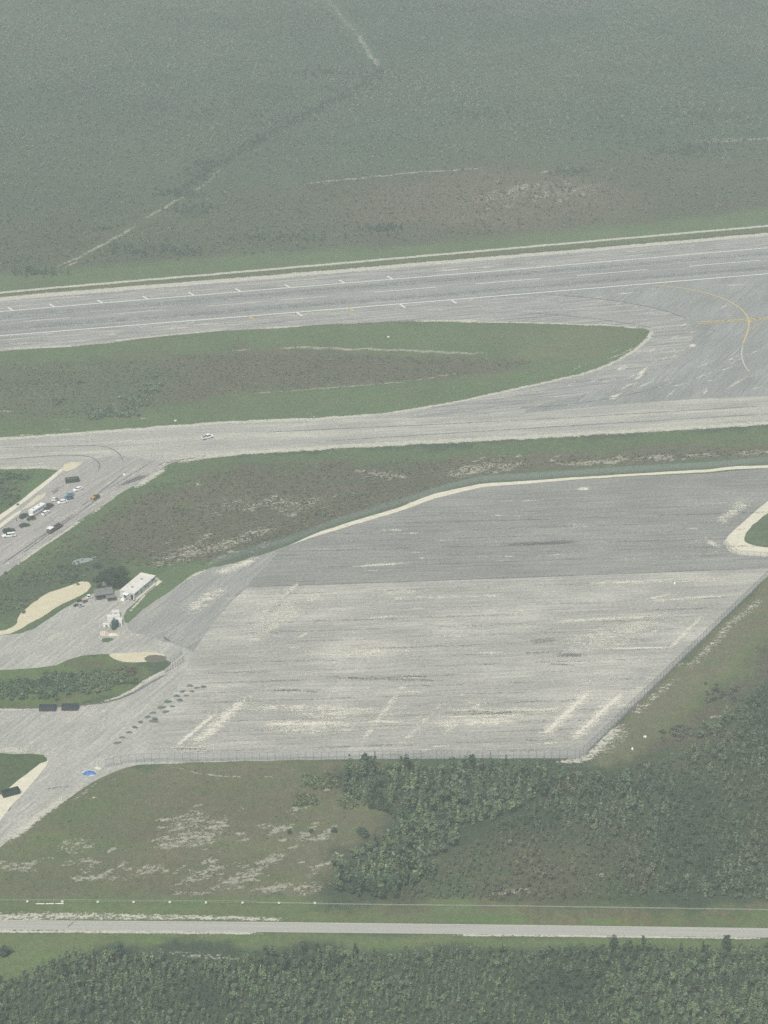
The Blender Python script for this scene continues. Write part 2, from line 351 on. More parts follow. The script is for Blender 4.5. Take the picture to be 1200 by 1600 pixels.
M_YRD = mat('yard_surface', C(166, 166, 158), [(C(180, 178, 168), 30, 14, DIA, .42, .64, .8), (C(144, 145, 142), 30, 1.8, DIA, .5, .72, .5, 5), (C(184, 181, 168), 14, 1.2, DIA, .58, .75, .45, 5), (C(138, 138, 134), 1.3, None, 0, .55, .75, .35)], grain=[(1.5, 1.1, DIA, .72, 1.28), (26, 1.6, DIA, .78, 1.22), (50, 22, DIA, .88, 1.12)])
M_RMP = mat('ramp_surface', C(158, 156, 152), [(C(170, 166, 158), 50, 6, DIA, .42, .64, .7), (C(140, 139, 136), 50, 1.5, DIA, .5, .7, .6, 5), (C(176, 174, 166), 30, 1.2, DIA, .58, .75, .5, 5), (C(136, 135, 131), 1.3, None, 0, .56, .75, .3)], grain=[(1.5, 1.1, DIA, .72, 1.28), (26, 1.6, DIA, .78, 1.22), (50, 22, DIA, .88, 1.12)])
M_HWY = mat('highway_surface', C(168, 168, 160), [(C(180, 179, 170), 80, 1.2, HWY, .45, .65, .6), (C(152, 153, 148), 60, .8, HWY, .5, .7, .4), (C(188, 186, 176), 9, .6, HWY, .6, .75, .5)])
M_ROAD = mat('side_road_surface', C(164, 163, 155), [(C(148, 148, 144), 60, 1.5, wdir((0, 1300), (130, 1200)), .5, .7, .6), (C(184, 181, 168), 30, 1.2, wdir((0, 1300), (130, 1200)), .56, .72, .6)])

sheet('runway_shoulder', [(W_, 498), (0, 469), (400, 436), (800, 403), (1200, 368), (E, 342), (E, 440), (1200, 450), (1090, 512), (1040, 530), (1012, 526), (1016, 514), (960, 508), (900, 506), (800, 503), (700, 502), (540, 505), (400, 514), (300, 520), (130, 541), (60, 545), (0, 549), (W_, 575)], .02, M_RWS, .9)
TAXI = [(W_, 700), (0, 684), (100, 677), (200, 670), (300, 662), (400, 656), (500, 653), (600, 646), (700, 630), (800, 609), (870, 593), (925, 580), (960, 566), (985, 551), (1004, 536), (1016, 518), (1030, 500), (1090, 470), (E, 470),
        (E, 645), (1200, 663), (1000, 675), (800, 686), (600, 696), (400, 708), (330, 714), (290, 718), (266, 724), (240, 739), (190, 765), (150, 770), (120, 750), (95, 733), (0, 732), (W_, 750)]
sheet('taxiway', TAXI, .032, M_TAX, .8)
sheet('taxiway_connector', [(700, 471.5), (843, 458.5), (947, 450), (E, 402), (E, 608), (1200, 618), (1080, 624), (960, 632), (880, 640), (800, 647), (880, 622), (960, 598), (1040, 566), (1072, 540), (1082, 520), (1073, 498), (1033, 484), (947, 468), (843, 460.5)], .044, M_CON, .5, sm=1)
sheet('taxiway_shoulder', [(940, 472), (1033, 484), (1075, 499), (1086, 520), (1074, 546), (1040, 574), (960, 604), (880, 625), (800, 643), (660, 654), (600, 651), (650, 642), (700, 632), (800, 611), (925, 581.5), (985, 552.5), (1006, 535.5), (1020, 517), (1012, 500), (960, 482)], .05, M_RWS, .5)
sheet('runway', [(W_, 511), (0, 486), (400, 453), (800, 420.5), (1200, 386.5), (E, 361), (E, 403), (1200, 429), (800, 462), (400, 494.5), (0, 526), (W_, 550)], .056, M_RWY, 0, sm=0)
sheet('access_ramp', [(96, 735), (150, 715), (200, 712), (262, 722), (238, 741), (200, 765), (173, 780), (160, 790), (133, 807), (100, 830), (50, 863), (0, 903), (W_, 1100), (W_, 1010), (0, 809), (50, 771)], .044, M_RMP, .7)
YARD = [(W_, 1000), (0, 992), (45, 988), (77, 967), (110, 945), (140, 927), (180, 925), (235, 905), (248, 902), (250, 912), (215, 938), (193, 958), (195, 978), (213, 963), (233, 945), (267, 923), (283, 910), (300, 898), (330, 888), (400, 880), (420, 1000), (400, 1189), (300, 1192), (233, 1193), (200, 1197), (167, 1210), (133, 1228), (83, 1263), (33, 1300), (0, 1323), (-60, 1370),
        (W_, 1560), (W_, 1480), (0, 1290), (64, 1192), (76, 1188), (64, 1178), (0, 1177), (W_, 1175), (W_, 1112), (0, 1108), (67, 1106), (123, 1105), (167, 1097), (200, 1087), (220, 1073), (236, 1058), (262, 1044), (270, 1032), (233, 1030), (180, 1022), (133, 1023), (107, 1030), (80, 1043), (0, 1047), (W_, 1056)]
sheet('yard_pavement', YARD, .02, M_YRD, .6)
sheet('apron', [(300, 1017), (340, 960), (385, 917), (800, 902), (1180, 888), (1215, 886), (1099, 1000), (909, 1185), (700, 1185), (500, 1187), (400, 1189), (320, 1189), (225, 1190), (240, 1140), (290, 1050)], .034, M_APL, .25, sm=0)
sheet('old_apron', [(455, 850.5), (500, 835), (560, 817), (620, 799), (680, 777), (750, 761), (800, 757), (900, 750), (1000, 744), (1100, 740), (1200, 731), (E, 715), (E, 640), (1200, 784), (1165, 813), (1140, 836), (1131, 849), (1140, 860), (1155, 868), (1200, 870), (E, 868), (E, 700), (1330, 878), (1215, 887), (1180, 889), (800, 903.5), (385, 918), (340, 962), (302, 1018), (290, 1013), (262, 1003), (300, 980), (350, 920), (400, 870)], .046, M_APD, .2, sm=0)
M_WDG = mat('worn_apron', C(148, 149, 144), [(C(162, 162, 154), 40, 14, DIA, .42, .64, .8), (C(130, 132, 130), 30, 1.6, DIA, .5, .7, .7, 5), (C(172, 171, 160), 26, 1.4, DIA, .56, .74, .6, 5)], grain=[(1.5, 1.1, DIA, .74, 1.26), (30, 1.8, DIA, .78, 1.2)])
sheet('worn_apron', [(300, 1014), (262, 1003), (230, 992), (200, 985), (195, 977), (213, 963), (233, 945), (267, 923), (283, 910), (300, 898), (330, 888), (400, 869), (440, 856), (420, 880), (385, 915), (350, 950)], .054, M_WDG, 1.6)
sheet('highway', [(W_, 1434), (0, 1437.5), (400, 1440.5), (800, 1445), (1200, 1450.5), (E, 1455), (E, 1470), (1200, 1465), (800, 1460.5), (400, 1456.5), (0, 1453), (W_, 1450)], .05, M_HWY, 0, sm=0)

# limestone verges
M_LIME = overlay_mat('crushed_limestone', C(204, 202, 188), [(C(180, 176, 158), 2.5, None, 0, .45, .7, .6), (C(226, 222, 206), 6, 2, 0, .5, .7, .6)], 4, 2, 0, .85, 2.4, .85, fine=1.1, thr=.58)
M_SOLID = mat('limestone_fill', C(216, 211, 190), [(C(196, 190, 168), 5, 2, 0, .48, .7, .6), (C(232, 228, 212), 3, None, 0, .5, .7, .5)])
M_SAND = mat('sandy_fill', C(206, 199, 170), [(C(190, 182, 154), 5, 2, 0, .48, .7, .6), (C(222, 214, 184), 4, None, 0, .5, .7, .6)])
sheet('limestone_strip', [(452, 852), (500, 831), (560, 812), (620, 794), (680, 771), (750, 756), (800, 753), (900, 746), (1000, 739.5), (1100, 734), (1150, 728.5), (1200, 727), (E, 718), (E, 723), (1200, 731), (1150, 733), (1100, 738), (1000, 743), (900, 749.5), (800, 757.5), (750, 761.5), (680, 779), (620, 800), (560, 818), (500, 836)], .06, M_SOLID, .3, sm=0, kind='structure')
loop_out = [(E, 560), (1200, 783), (1165, 812), (1140, 835), (1130, 848), (1140, 861), (1155, 868), (1200, 870), (E, 868)]
sheet('limestone_fill', loop_out, .062, M_SOLID, .25, sm=0)
M_GRS2 = mat('green_fill', C(88, 104, 74), [(C(72, 88, 66), 8, 5, 0, .45, .65, .8), (C(104, 116, 80), 2, None, 0, .5, .7, .5)])
tag(sheet('grass_mound', [(E, 600), (1200, 801), (1180, 816), (1166, 831), (1163, 842), (1168, 849), (1182, 854), (1200, 857), (E, 852)], .08, M_GRS2, .8, sm=1, kind='stuff'), 'green grass inside the white limestone bend on the right edge', 'grass')
sheet('sand_patch', [(134, 906), (144, 920), (110, 937), (77, 957), (33, 983), (13, 991), (-40, 995), (-40, 988), (5, 985), (27, 976), (28, 963), (40, 950), (67, 930), (100, 917)], .05, M_SAND, .9, sm=1)
sheet('sand_patch', [(32, 798), (58, 775), (73, 770), (68, 777), (50, 790)], .058, M_SAND, .3, sm=0)
sheet('sand_patch', [(96, 735), (101, 726), (112, 722), (131, 723), (120, 731), (105, 737)], .06, M_SAND, .6, sm=0)
sheet('sand_patch', [(168, 1021), (200, 1020), (240, 1018), (262, 1023), (240, 1028), (222, 1036), (182, 1034)], .03, M_SAND, .9, sm=1)
sheet('limestone_verge', [(64, 1192), (76, 1189), (72, 1198), (30, 1245), (0, 1283), (-60, 1345), (-60, 1305), (0, 1242), (30, 1218)], .03, M_SOLID, .5, sm=0)
sheet('limestone_verge', [(-20, 817), (0, 804), (30, 784), (60, 760), (88, 738), (97, 732), (98, 736), (70, 760), (40, 783), (0, 813), (-20, 830)], .058, M_SOLID, .2, sm=0)
sheet('limestone_verge', [(-20, 832), (0, 818), (20, 804), (32, 797), (33, 800), (20, 810), (0, 825), (-20, 840)], .06, M_SOLID, .2, sm=0)

LM = Acc(.075)
LM.stroke([(W_, 485), (0, 457), (400, 423), (800, 388), (1200, 353), (E, 328)], 5, False, jit=.3, k=1.2)
LM.stroke([(W_, 495), (0, 467), (400, 435), (800, 401), (1000, 384), (1200, 366), (E, 342)], [9, 10, 9, 8, 9], False, jit=.5, k=1.35)
LM.stroke([(0, 546), (60, 543), (130, 540)], 4); LM.stroke([(160, 535), (240, 526), (360, 515)], 3); LM.stroke([(400, 514), (480, 509)], 4); LM.stroke([(640, 502), (760, 501)], 4)
LM.stroke([(700, 503), (800, 504), (900, 507), (960, 509), (1015, 515)], 3, jit=.6)
LM.stroke([(1022, 514), (1008, 536), (985, 552), (960, 567), (925, 581), (870, 594), (800, 610), (700, 631), (600, 647)], 4, jit=.6)
LM.stroke([(600, 647), (500, 655), (400, 658), (300, 664), (200, 672), (100, 679), (0, 686), (W_, 702)], 5.5, jit=.7)
LM.stroke([(E, 643), (1200, 661), (1000, 673), (800, 684), (600, 694), (400, 706), (330, 712), (270, 721)], 8, jit=.7)
LM.stroke([(262, 724), (300, 716), (330, 714)], 9, jit=.7); LM.stroke([(205, 765), (238, 745), (262, 728)], 6)
LM.stroke([(-20, 732), (60, 731), (100, 731)], 5, jit=.8)
LM.stroke([(20, 887), (60, 858), (100, 832), (135, 808)], 2.5)
LM.stroke([(W_, 1431), (0, 1433), (150, 1432), (300, 1434), (460, 1438)], [8, 8, 5, 3], jit=.3, k=.75); LM.stroke([(-60, 1456), (40, 1455.5), (150, 1456), (420, 1459)], 2.4)
LM.stroke([(700, 1461.5), (900, 1463), (1200, 1467)], 1.6)
LM.stroke([(0, 1322), (40, 1292), (83, 1258), (115, 1235)], 6, jit=.5)
LM.stroke([(-10, 1172), (30, 1172), (60, 1177)], 7, jit=.6); LM.stroke([(230, 1193), (262, 1192), (300, 1192)], 3)
LM.stroke([(150, 1101), (200, 1085), (230, 1062), (275, 1040)], 3)
LM.stroke([(-20, 1109), (60, 1109)], 3, jit=.5); LM.stroke([(283, 912), (300, 900), (332, 887)], 3)
LM.stroke([(153, 985), (154, 994), (160, 1001), (168, 1003)], 1.4); LM.stroke([(196, 962), (215, 943), (236, 918)], 1.8)
LM.stroke([(302, 1018), (308, 1012), (318, 1008)], 1.6)
LM.stroke([(860, 1190), (915, 1188), (940, 1160), (980, 1128)], [3, 8, 10, 5], jit=1, k=.8); LM.stroke([(985, 1125), (1040, 1073), (1060, 1055)], 6, jit=1, k=.45); LM.stroke([(1070, 1050), (1130, 990), (1190, 930)], 6, jit=1, k=.48)
LM.stroke([(150, 1195), (175, 1192), (215, 1190)], 4)
LM.build('limestone_dust', M_LIME)

# bare limestone showing through the scrub
M_BARE = overlay_mat('bare_limestone', C(180, 179, 160), [(C(168, 164, 146), 3, None, 0, .45, .7, .6), (C(214, 212, 196), 5, 2, 0, .5, .7, .5)], 6, 2.4, .25, 1.35, 2.0, .72, fine=1.3, thr=.66)
BR = Acc(.02)
rq = random.Random(11)
for cx_, cy_, sx_, sy_, n_q in ((340, 855, 60, 16, 34), (440, 790, 60, 14, 26), (600, 742, 40, 8, 8), (300, 1300, 60, 24, 30), (380, 1365, 90, 20, 34), (150, 1350, 90, 20, 22), (470, 1300, 40, 30, 16), (30, 1352, 50, 8, 10), (840, 300, 90, 18, 26), (760, 732, 60, 10, 12), (1000, 716, 150, 5, 14)):
    for _ in range(n_q): rx_ = rq.uniform(5, 18); BR.blob(cx_+rq.gauss(0, sx_*.6), cy_+rq.gauss(0, sy_*.6), rx_, rx_*rq.uniform(.18, .4), rq.uniform(-35, 5), rq.uniform(.45, .95))
for b in [(300, 862, 75, 14, -14, .8), (350, 852, 45, 10, -14, .95), (400, 832, 40, 8, -12, .95), (470, 790, 45, 14, -18, .7), (360, 790, 60, 16, -10, .35), (260, 880, 40, 8, -10, .5), (312, 756, 9, 4, -5, .9), (590, 742, 35, 8, -5, .6),
          (735, 735, 55, 13, -12, .95), (790, 728, 45, 8, -6, 1.0), (770, 725, 30, 9, -40, .7), (930, 722, 75, 6, -4, .98), (1030, 715, 45, 7, -3, .95), (1090, 712, 40, 5, -2, .9), (1180, 708, 50, 6, -3, .8),
          (800, 302, 110, 12, -12, .55), (890, 298, 60, 8, -8, .6), (740, 340, 60, 8, -6, .3), (1150, 218, 90, 5, -2, .6),
          (290, 1285, 50, 22, -15, .8), (300, 1310, 70, 18, -8, .92), (270, 1320, 40, 8, -6, .95), (330, 1290, 40, 15, -20, .7), (120, 1322, 40, 14, -10, .68), (20, 1352, 40, 8, 8, .85), (40, 1358, 30, 6, 8, .8), (140, 1372, 55, 6, -8, .9), (230, 1360, 35, 10, -10, .9), (180, 1372, 30, 5, 0, .7),
          (320, 1365, 45, 12, -22, .85), (370, 1375, 60, 12, -22, .95), (420, 1345, 40, 12, -25, .92), (430, 1388, 50, 9, -10, .9), (480, 1388, 30, 12, -8, .98), (490, 1312, 40, 5, -2, 1.05), (525, 1338, 14, 9, -20, .9), (500, 1355, 30, 8, -35, .7), (465, 1265, 30, 8, -15, .6), (415, 1292, 40, 6, 0, .6), (512, 1234, 8, 3, 0, .9), (300, 1396, 40, 5, 0, .7), (378, 1265, 10, 4, -10, .8), (130, 1240, 30, 4, -35, .7),
          (800, 1392, 50, 7, -4, .75), (935, 1368, 14, 4, 0, .7), (1120, 1120, 16, 4, -10, .7), (960, 1160, 40, 16, -40, .7), (310, 1492, 60, 7, 2, .75), (350, 1497, 30, 4, 0, .8), (180, 1500, 40, 6, 0, .4)]: BR.blob(*b[:5], b[5]*.84)
BR.stroke([(430, 546), (470, 543), (530, 545), (600, 546), (660, 549), (720, 551), (765, 553)], 5, jit=1.2, k=.9)
BR.stroke([(360, 548), (400, 546)], 4, k=.8); BR.stroke([(-20, 643), (40, 643)], 3, k=.7)
BR.stroke([(400, 614), (480, 609), (560, 603), (650, 595), (720, 582)], 2.4, jit=.6, k=.66)
for a_ in ([(90, 418), (130, 399), (180, 372), (215, 350)], [(95, 423), (125, 406)], [(222, 344), (260, 322), (300, 300)]): BR.stroke(a_, 4, k=.8, jit=1.5)
BR.stroke([(470, 288), (540, 281), (640, 270), (700, 266), (760, 262)], 4, k=.9, jit=1.5); BR.stroke([(1120, 222), (1260, 212)], 4, k=.9)
BR.stroke([(510, -5), (530, 25), (556, 50)], 6, k=.5, jit=3); BR.stroke([(556, 50), (575, 80), (594, 108)], 7, k=.68, jit=3); BR.stroke([(300, 300), (330, 282), (345, 262)], 4, k=.6, jit=2)
BR.stroke([(250, 1194), (330, 1213), (400, 1214)], 1.5, k=.7); BR.stroke([(396, 1213), (450, 1216)], 1.5, k=.8)
BR.build('bare_limestone', M_BARE)

# scuffs, dust and seams on the paving
M_PALE = overlay_mat('pale_dust', C(224, 221, 204), [(C(228, 226, 214), 3, 1.5, 0, .5, .7, .6)], 6, 1.4, APR, 1.0, 1.8, .9, fine=.9, thr=.53)
PD = Acc(.09)
rr = random.Random(5)
PB = []
for p, q, wd, k in [((388, 1088), (300, 1168), 3, 1), ((345, 1108), (268, 1172), 3, .95), ((400, 1087), (372, 1093), 3, .9), ((925, 1078), (842, 1155), 3.4, 1.1), ((976, 1080), (890, 1158), 3.2, 1.1), ((255, 1170), (335, 1171), 1.6, .95), ((830, 1163), (885, 1160), 1.5, 1),
                    ((410, 1133), (550, 1130), 3, 1), ((560, 1127), (650, 1128), 3, .7), ((690, 1110), (900, 1110), 3, .95), ((700, 1128), (800, 1125), 6, .9), ((440, 1110), (600, 1108), 2, .7), ((540, 1020), (620, 1016), 6, .85), ((480, 1022), (560, 1024), 3, .8), ((455, 1003), (487, 986), 2.5, .9), ((940, 1014), (1060, 1012), 2.5, .9), ((1000, 940), (1060, 925), 2.5, .7), ((1010, 940), (1140, 930), 4, .6), ((1050, 970), (1080, 966), 3, .8), ((1035, 980), (1000, 1000), 3, .6), ((1100, 960), (1040, 1020), 3, .7),
                    ((545, 886), (640, 880), 3, .85), ((560, 890), (600, 893), 2, .7), ((410, 1085), (372, 1090), 2, .7), ((470, 905), (420, 960), 3, .7), ((510, 925), (470, 945), 5, .7), ((480, 945), (380, 1010), 6, .5), ((640, 1060), (560, 1165), 4, .6), ((760, 1090), (690, 1150), 4, .6), ((620, 1170), (700, 1090), 4, .5),
                    ((330, 900), (410, 870), 8, .7), ((290, 960), (350, 915), 10, .6), ((1100, 840), (1128, 860), 5, .9), ((1115, 822), (1170, 780), 9, .5), ((1070, 850), (1100, 845), 5, .7), ((1100, 865), (1128, 862), 3, .9), ((860, 972), (1060, 960), 5, .6), ((880, 1000), (1020, 980), 7, .55), ((600, 936), (800, 930), 4, .5), ((900, 912), (1150, 905), 5, .6)]:
    PD.stroke([p, q], wd, k=k)
PD.blob(911, 764, 15, 3.2, -4, .95); PD.blob(1004, 581, 12, 4, -38, .95); PD.blob(998, 590, 12, 3, -30, .8); PD.blob(970, 575, 10, 3, -25, .9); PD.blob(960, 620, 14, 4, -20, .9); PD.blob(1082, 540, 8, 3, -5, 1.1)
PD.blob(540, 1116, 110, 12, 0, .55); PD.blob(760, 1118, 120, 12, 0, .6); PD.blob(480, 1140, 90, 9, 0, .55); PD.blob(960, 990, 120, 22, -20, .45); PD.blob(560, 1020, 110, 9, -2, .5); PD.blob(430, 960, 60, 24, -35, .45)
for p, q in [((960, 577), (975, 570)), ((1130, 611), (1165, 590)), ((1095, 620), (1110, 605)), ((1140, 604), (1163, 590)), ((930, 600), (965, 592)), ((1040, 622), (1060, 606)), ((985, 611), (1030, 592)), ((905, 627), (915, 622)), ((860, 597), (872, 590)), ((1124, 485), (1138, 474)), ((1155, 468), (1166, 463)), ((1105, 521), (1115, 517)), ((925, 468), (950, 461))]: PD.stroke([p, q], 1.8, k=.75)
for i in range(46):                                    # scuffs along the taxiway and runway shoulder
    x = rr.uniform(-20, 1200); y = 690-(x-0)*.042+rr.uniform(-28, 14); PD.stroke([(x, y), (x+rr.uniform(8, 40), y-rr.uniform(.3, 2.2))], rr.uniform(1.5, 3.5), k=rr.uniform(.5, .85))
for i in range(40):
    x = rr.uniform(-20, 1150); y = 476-x*.082+rr.uniform(-4, 8)+(58 if i % 2 else 0); PD.stroke([(x, y), (x+rr.uniform(10, 60), y-rr.uniform(1, 4))], rr.uniform(1.5, 3), k=rr.uniform(.5, .9))
for i in range(90):
    x, y = rr.uniform(330, 1100), rr.uniform(925, 1175)
    if x > 905+(1185-y)*.95 or x < 300+(1185-y)*.1: continue
    L = rr.uniform(10, 70); PD.stroke([(x, y), (x+L, y-L*.03+rr.uniform(-2, 2))], rr.uniform(1.5, 5), k=rr.uniform(.35, .7))
for i in range(30):
    x, y = rr.uniform(400, 1100), rr.uniform(775, 885)
    if y < 905-(x-385)*.5: continue
    L = rr.uniform(20, 80); PD.stroke([(x, y), (x+L, y-L*.03)], rr.uniform(1.2, 3), k=rr.uniform(.3, .65))
for i in range(40):
    x, y = rr.uniform(0, 240), rr.uniform(985, 1260); L = rr.uniform(8, 30); s_ = rr.choice([.15, .5, .8])
    if 1015 < y < 1110 and x < 250: continue
    if y > 1180 and x < 90: continue
    PD.stroke([(x, y), (x+L, y-L*s_)], rr.uniform(1, 2.5), k=rr.uniform(.4, .8))
for i in range(26):
    u_ = rr.random(); x = 230*u_+rr.uniform(-20, 30); y = 880-150*u_+rr.uniform(-20, 18)
    if x < 60 and y < 840: continue
    PD.stroke([(x, y), (x+24, y-16)], rr.uniform(1, 2), k=rr.uniform(.5, .9))
for i in range(30):
    x = rr.uniform(860, 1190); y = rr.uniform(560, 625)-(x-860)*.03; PD.stroke([(x, y), (x+rr.uniform(12, 45), y-rr.uniform(5, 22))], rr.uniform(1.0, 2.4), k=rr.uniform(.35, .62))
for i in range(16):
    x = 950+i*8+rr.uniform(-4, 4); y = 560+rr.uniform(-10, 40)-i*3.4; PD.stroke([(x, y), (x+20, y-10)], 2, k=rr.uniform(.5, .9))
for p, q, wd, k in [((300, 1168), (388, 1088), 8, .7), ((842, 1156), (925, 1078), 8, .72), ((890, 1158), (976, 1080), 8, .7), ((400, 1131), (560, 1132), 8, .72), ((690, 1112), (890, 1110), 7, .7), ((660, 1132), (830, 1126), 8, .68), ((380, 1108), (560, 1105), 7, .6), ((250, 1170), (340, 1170), 4, .7)]: PD.stroke([p, q], wd, k=k)
PD.build('pavement_dust', M_PALE)
M_DARK = overlay_mat('dark_stain', C(104, 106, 104), [], 6, 1.4, APR, .8, 1.6, .6, fine=1.0, thr=.5)
DS = Acc(.10)
for p, q, wd, k in [((0, 884), (120, 800), 1.2, .9), ((30, 868), (150, 782), 1.2, .9), ((120, 797), (200, 735), 1.2, .8), ((160, 770), (240, 720), 1.0, .7), ((780, 852), (905, 846), 5, .8), ((860, 1024), (920, 1024), 4.5, .95), ((820, 1017), (832, 1022), 3, .9), ((850, 1037), (905, 1040), 2, .7), ((840, 990), (870, 985), 7, .6), ((900, 1006), (940, 1002), 3, .7),
                    ((1075, 986), (1095, 987), 2, .9), ((645, 1137), (662, 1128), 1.6, .9), ((505, 1135), (530, 1150), 6, .5), ((500, 1033), (530, 1032), 2.5, .7), ((600, 1058), (680, 1056), 3, .6), ((420, 1078), (520, 1082), 3, .5), ((500, 1058), (700, 1064), 3, .5), ((820, 1004), (880, 998), 5, .6), ((395, 990), (470, 985), 2.5, .45), ((950, 1105), (925, 1122), 2, .6)]: DS.stroke([p, q], wd, k=k)
for pts, wd, k in [([(-20, 658), (400, 672), (800, 660), (1200, 641)], .1, 0), ([(400, 676), (800, 658), (1200, 634)], 1.3, .8), ([(500, 690), (800, 671), (1200, 647)], 1.3, .8), ([(800, 639), (900, 632), (1000, 614), (1040, 600)], 1.2, .7), ([(-10, 719), (60, 714), (110, 711), (140, 713), (155, 722), (156, 732), (148, 742)], 1.1, .85), ([(0, 700), (100, 697), (160, 696), (185, 706), (193, 722)], 1.1, .8), ([(843, 459), (947, 467), (1033, 483), (1075, 499)], 1.4, .9), ([(800, 487), (900, 494), (1000, 508), (1030, 515)], 1.3, .8),
                   ([(178, 762), (195, 756), (212, 749), (225, 744), (238, 739)], [1.5, 4, 5, 5, 3], 1.4), ([(238, 730), (262, 722), (300, 716), (330, 712)], 2, .8), ([(0, 1107), (60, 1106)], 2, .8), ([(150, 1102), (200, 1088), (240, 1064), (272, 1048)], 1.8, 1.1),
                   ([(255, 986), (257, 997), (264, 1001), (272, 1005)], 1.4, 1.5), ([(272, 1005), (286, 1009), (300, 1017)], .9, 1.0), ([(101, 1453), (109, 1446), (118, 1438)], .9, 1.6), ([(30, 1453.6), (160, 1454.2)], .6, 1.3), ([(79, 1457), (84, 1453)], 1.2, 1.3),
                   ([(385, 917.5), (800, 903), (1180, 888.5)], .8, .7), ([(60, 1235), (110, 1228), (135, 1230)], 1.6, .7), ([(955, 1193), (962, 1187), (977, 1178)], 1.0, 1.4), ([(800, 1197), (850, 1200), (910, 1198), (950, 1196)], 1.2, 1.1), ([(840, 1188), (905, 1186)], 1.6, 1), ([(909, 1184), (1099, 999), (1200, 901)], 1.0, 1.1), ([(75, 776), (90, 764), (100, 758)], 4, .8)]: DS.stroke(pts, wd, k=k)
for pts in ([(0, 505), (400, 472), (800, 440), (1200, 406)], [(-10, 512), (400, 479), (800, 446), (1200, 413)]): pass
DS.stroke([(W_, 522), (0, 495), (400, 462), (800, 429), (E, 372)], 9, False, k=.36); DS.stroke([(W_, 540), (0, 515), (400, 484), (800, 451.5), (E, 394)], 9, False, k=.42)
for i in range(17):
    y = 930+i*15.2; xr = min(1190, 909+(1185-y)*1.02); x = 392-(y-917)*.62 if y < 1060 else 300-(y-1060)*.3
    while x < xr-30:
        L = rr.uniform(80, 300); x2 = min(xr-8, x+L); DS.stroke([(x, y-(x-385)*.033+(14 if i else 0)), (x2, y-(x2-385)*.033+(14 if i else 0))], rr.uniform(.8, 2.6), k=rr.uniform(.2, .42)); x = x2+rr.uniform(5, 60)
for i in range(9):
    y = 790+i*13; x = max(470, 385+(917-y)*1.2)
    while x < 1100: L = rr.uniform(60, 260); DS.stroke([(x, y-(x-385)*.03+22), (x+L, y-(x+L-385)*.03+22)], rr.uniform(.8, 2.4), k=rr.uniform(.22, .45)) if y-(x-385)*.03+22 < 895-(x-385)*.03 and y-(x-385)*.03+22 > 765 else None; x += L+rr.uniform(5, 60)
DS.build('pavement_stains', M_DARK)
# grass tufts creeping over edges
M_TUFT = overlay_mat('creeping_grass', C(104, 106, 78), [(C(80, 92, 60), 3, None, 0, .5, .7, .6)], 5, 2, RWY, 1.0, 5, .85, fine=1.5, thr=.6)
TF = Acc(.022)
TF.stroke([(W_, 490), (0, 462), (400, 429), (800, 394), (1200, 359), (E, 335)], 7, False, k=1.2)
TF.stroke([(540, 507), (620, 503), (690, 501)], 5, k=.8); TF.stroke([(180, 534), (300, 522)], 6, k=.8)
TF.stroke([(-20, 1107), (60, 1104), (123, 1103), (167, 1096), (200, 1084)], 4, k=.9)
TF.build('creeping_grass', M_TUFT, 'stuff', 'thin grass creeping between the limestone lines beside the runway')

# painted markings
M_WHITE = overlay_mat('worn_white_paint', C(226, 226, 218), [], 6, 1.2, RWY, .35, 3, .92, fine=.8, thr=.35)
M_YEL = overlay_mat('worn_yellow_paint', C(196, 176, 122), [], 5, 1.2, RWY, .3, 3, 1.0, fine=.8, thr=.35)
M_FAINT = overlay_mat('faded_white_paint', C(214, 210, 196), [], 5, 1.0, RWY, .6, 2, .7, fine=.8, thr=.45)
EL = Acc(.13)
EL.stroke([(W_, 511.5), (0, 487), (400, 454), (800, 421.5), (1200, 387.5), (E, 362)], 1.1, False, sm=0, flat=True)
EL.stroke([(W_, 549), (0, 525), (400, 493.3), (800, 461), (1200, 428), (E, 402)], 1.25, False, sm=0, flat=True)
for x in (-40, 17, 82, 157, 228, 300, 373, 450, 535, 610): EL.stroke([(x-5, 487-x*.0825-5), (x+3, 487-x*.0825-.5)], 1.3, False, flat=True)
for x, y in ((467, 488), (628, 475), (708, 468.5)): EL.stroke([(x-4, y), (x+5, y+6)], 1.4, False, flat=True)
for x0, x1 in ((-110, -15), (585, 681), (743, 845), (902, 1012), (1077, 1187)): EL.stroke([(x0, 505.8-x0*.0832), (x1, 505.8-x1*.0832)], .9, False, flat=True)
EL.build('runway_marking', M_WHITE)
FM = Acc(.14)
for x0, x1 in ((-60, -10), (28, 120), (168, 264), (313, 417), (428, 523)): FM.stroke([(x0, 505.8-x0*.0832), (x1, 505.8-x1*.0832)], 1.3, flat=True)
for p, q in [((14, 529), (24, 523)), ((66, 526), (88, 518)), ((140, 520), (158, 513)), ((213, 514), (236, 507)), ((287, 509), (310, 501)), ((363, 502), (384, 496)), ((732, 473), (741, 466)), ((767, 471), (779, 464)), ((804, 469), (815, 463)), ((837, 470), (850, 463)), ((870, 471), (884, 464)), ((902, 471), (916, 464)), ((931, 474), (947, 467)), ((959, 478), (975, 471)), ((985, 484), (1001, 476)), ((1011, 488), (1028, 481)), ((1034, 494), (1053, 487)), ((1031, 514), (1043, 509)), ((1073, 531), (1097, 528)), ((1070, 545.5), (1090, 543)), ((1055, 560.5), (1074, 559.5)), ((1040, 578), (1046, 576)), ((1077, 520), (1095, 516)), ((1078, 540), (1087, 535)),
             ((34, 1119), (12, 1121)), ((105, 1119), (117, 1112)), ((22, 1276), (58, 1248)), ((0, 1302), (20, 1283))]: FM.stroke([p, q], 1.1, flat=True)
for i in range(14):
    x = 300+i*63; y0 = 1441.5+(x-400)*.0117+7; FM.stroke([(x, y0+.4), (x+14, y0+.6)], .42, flat=True, k=1.2)
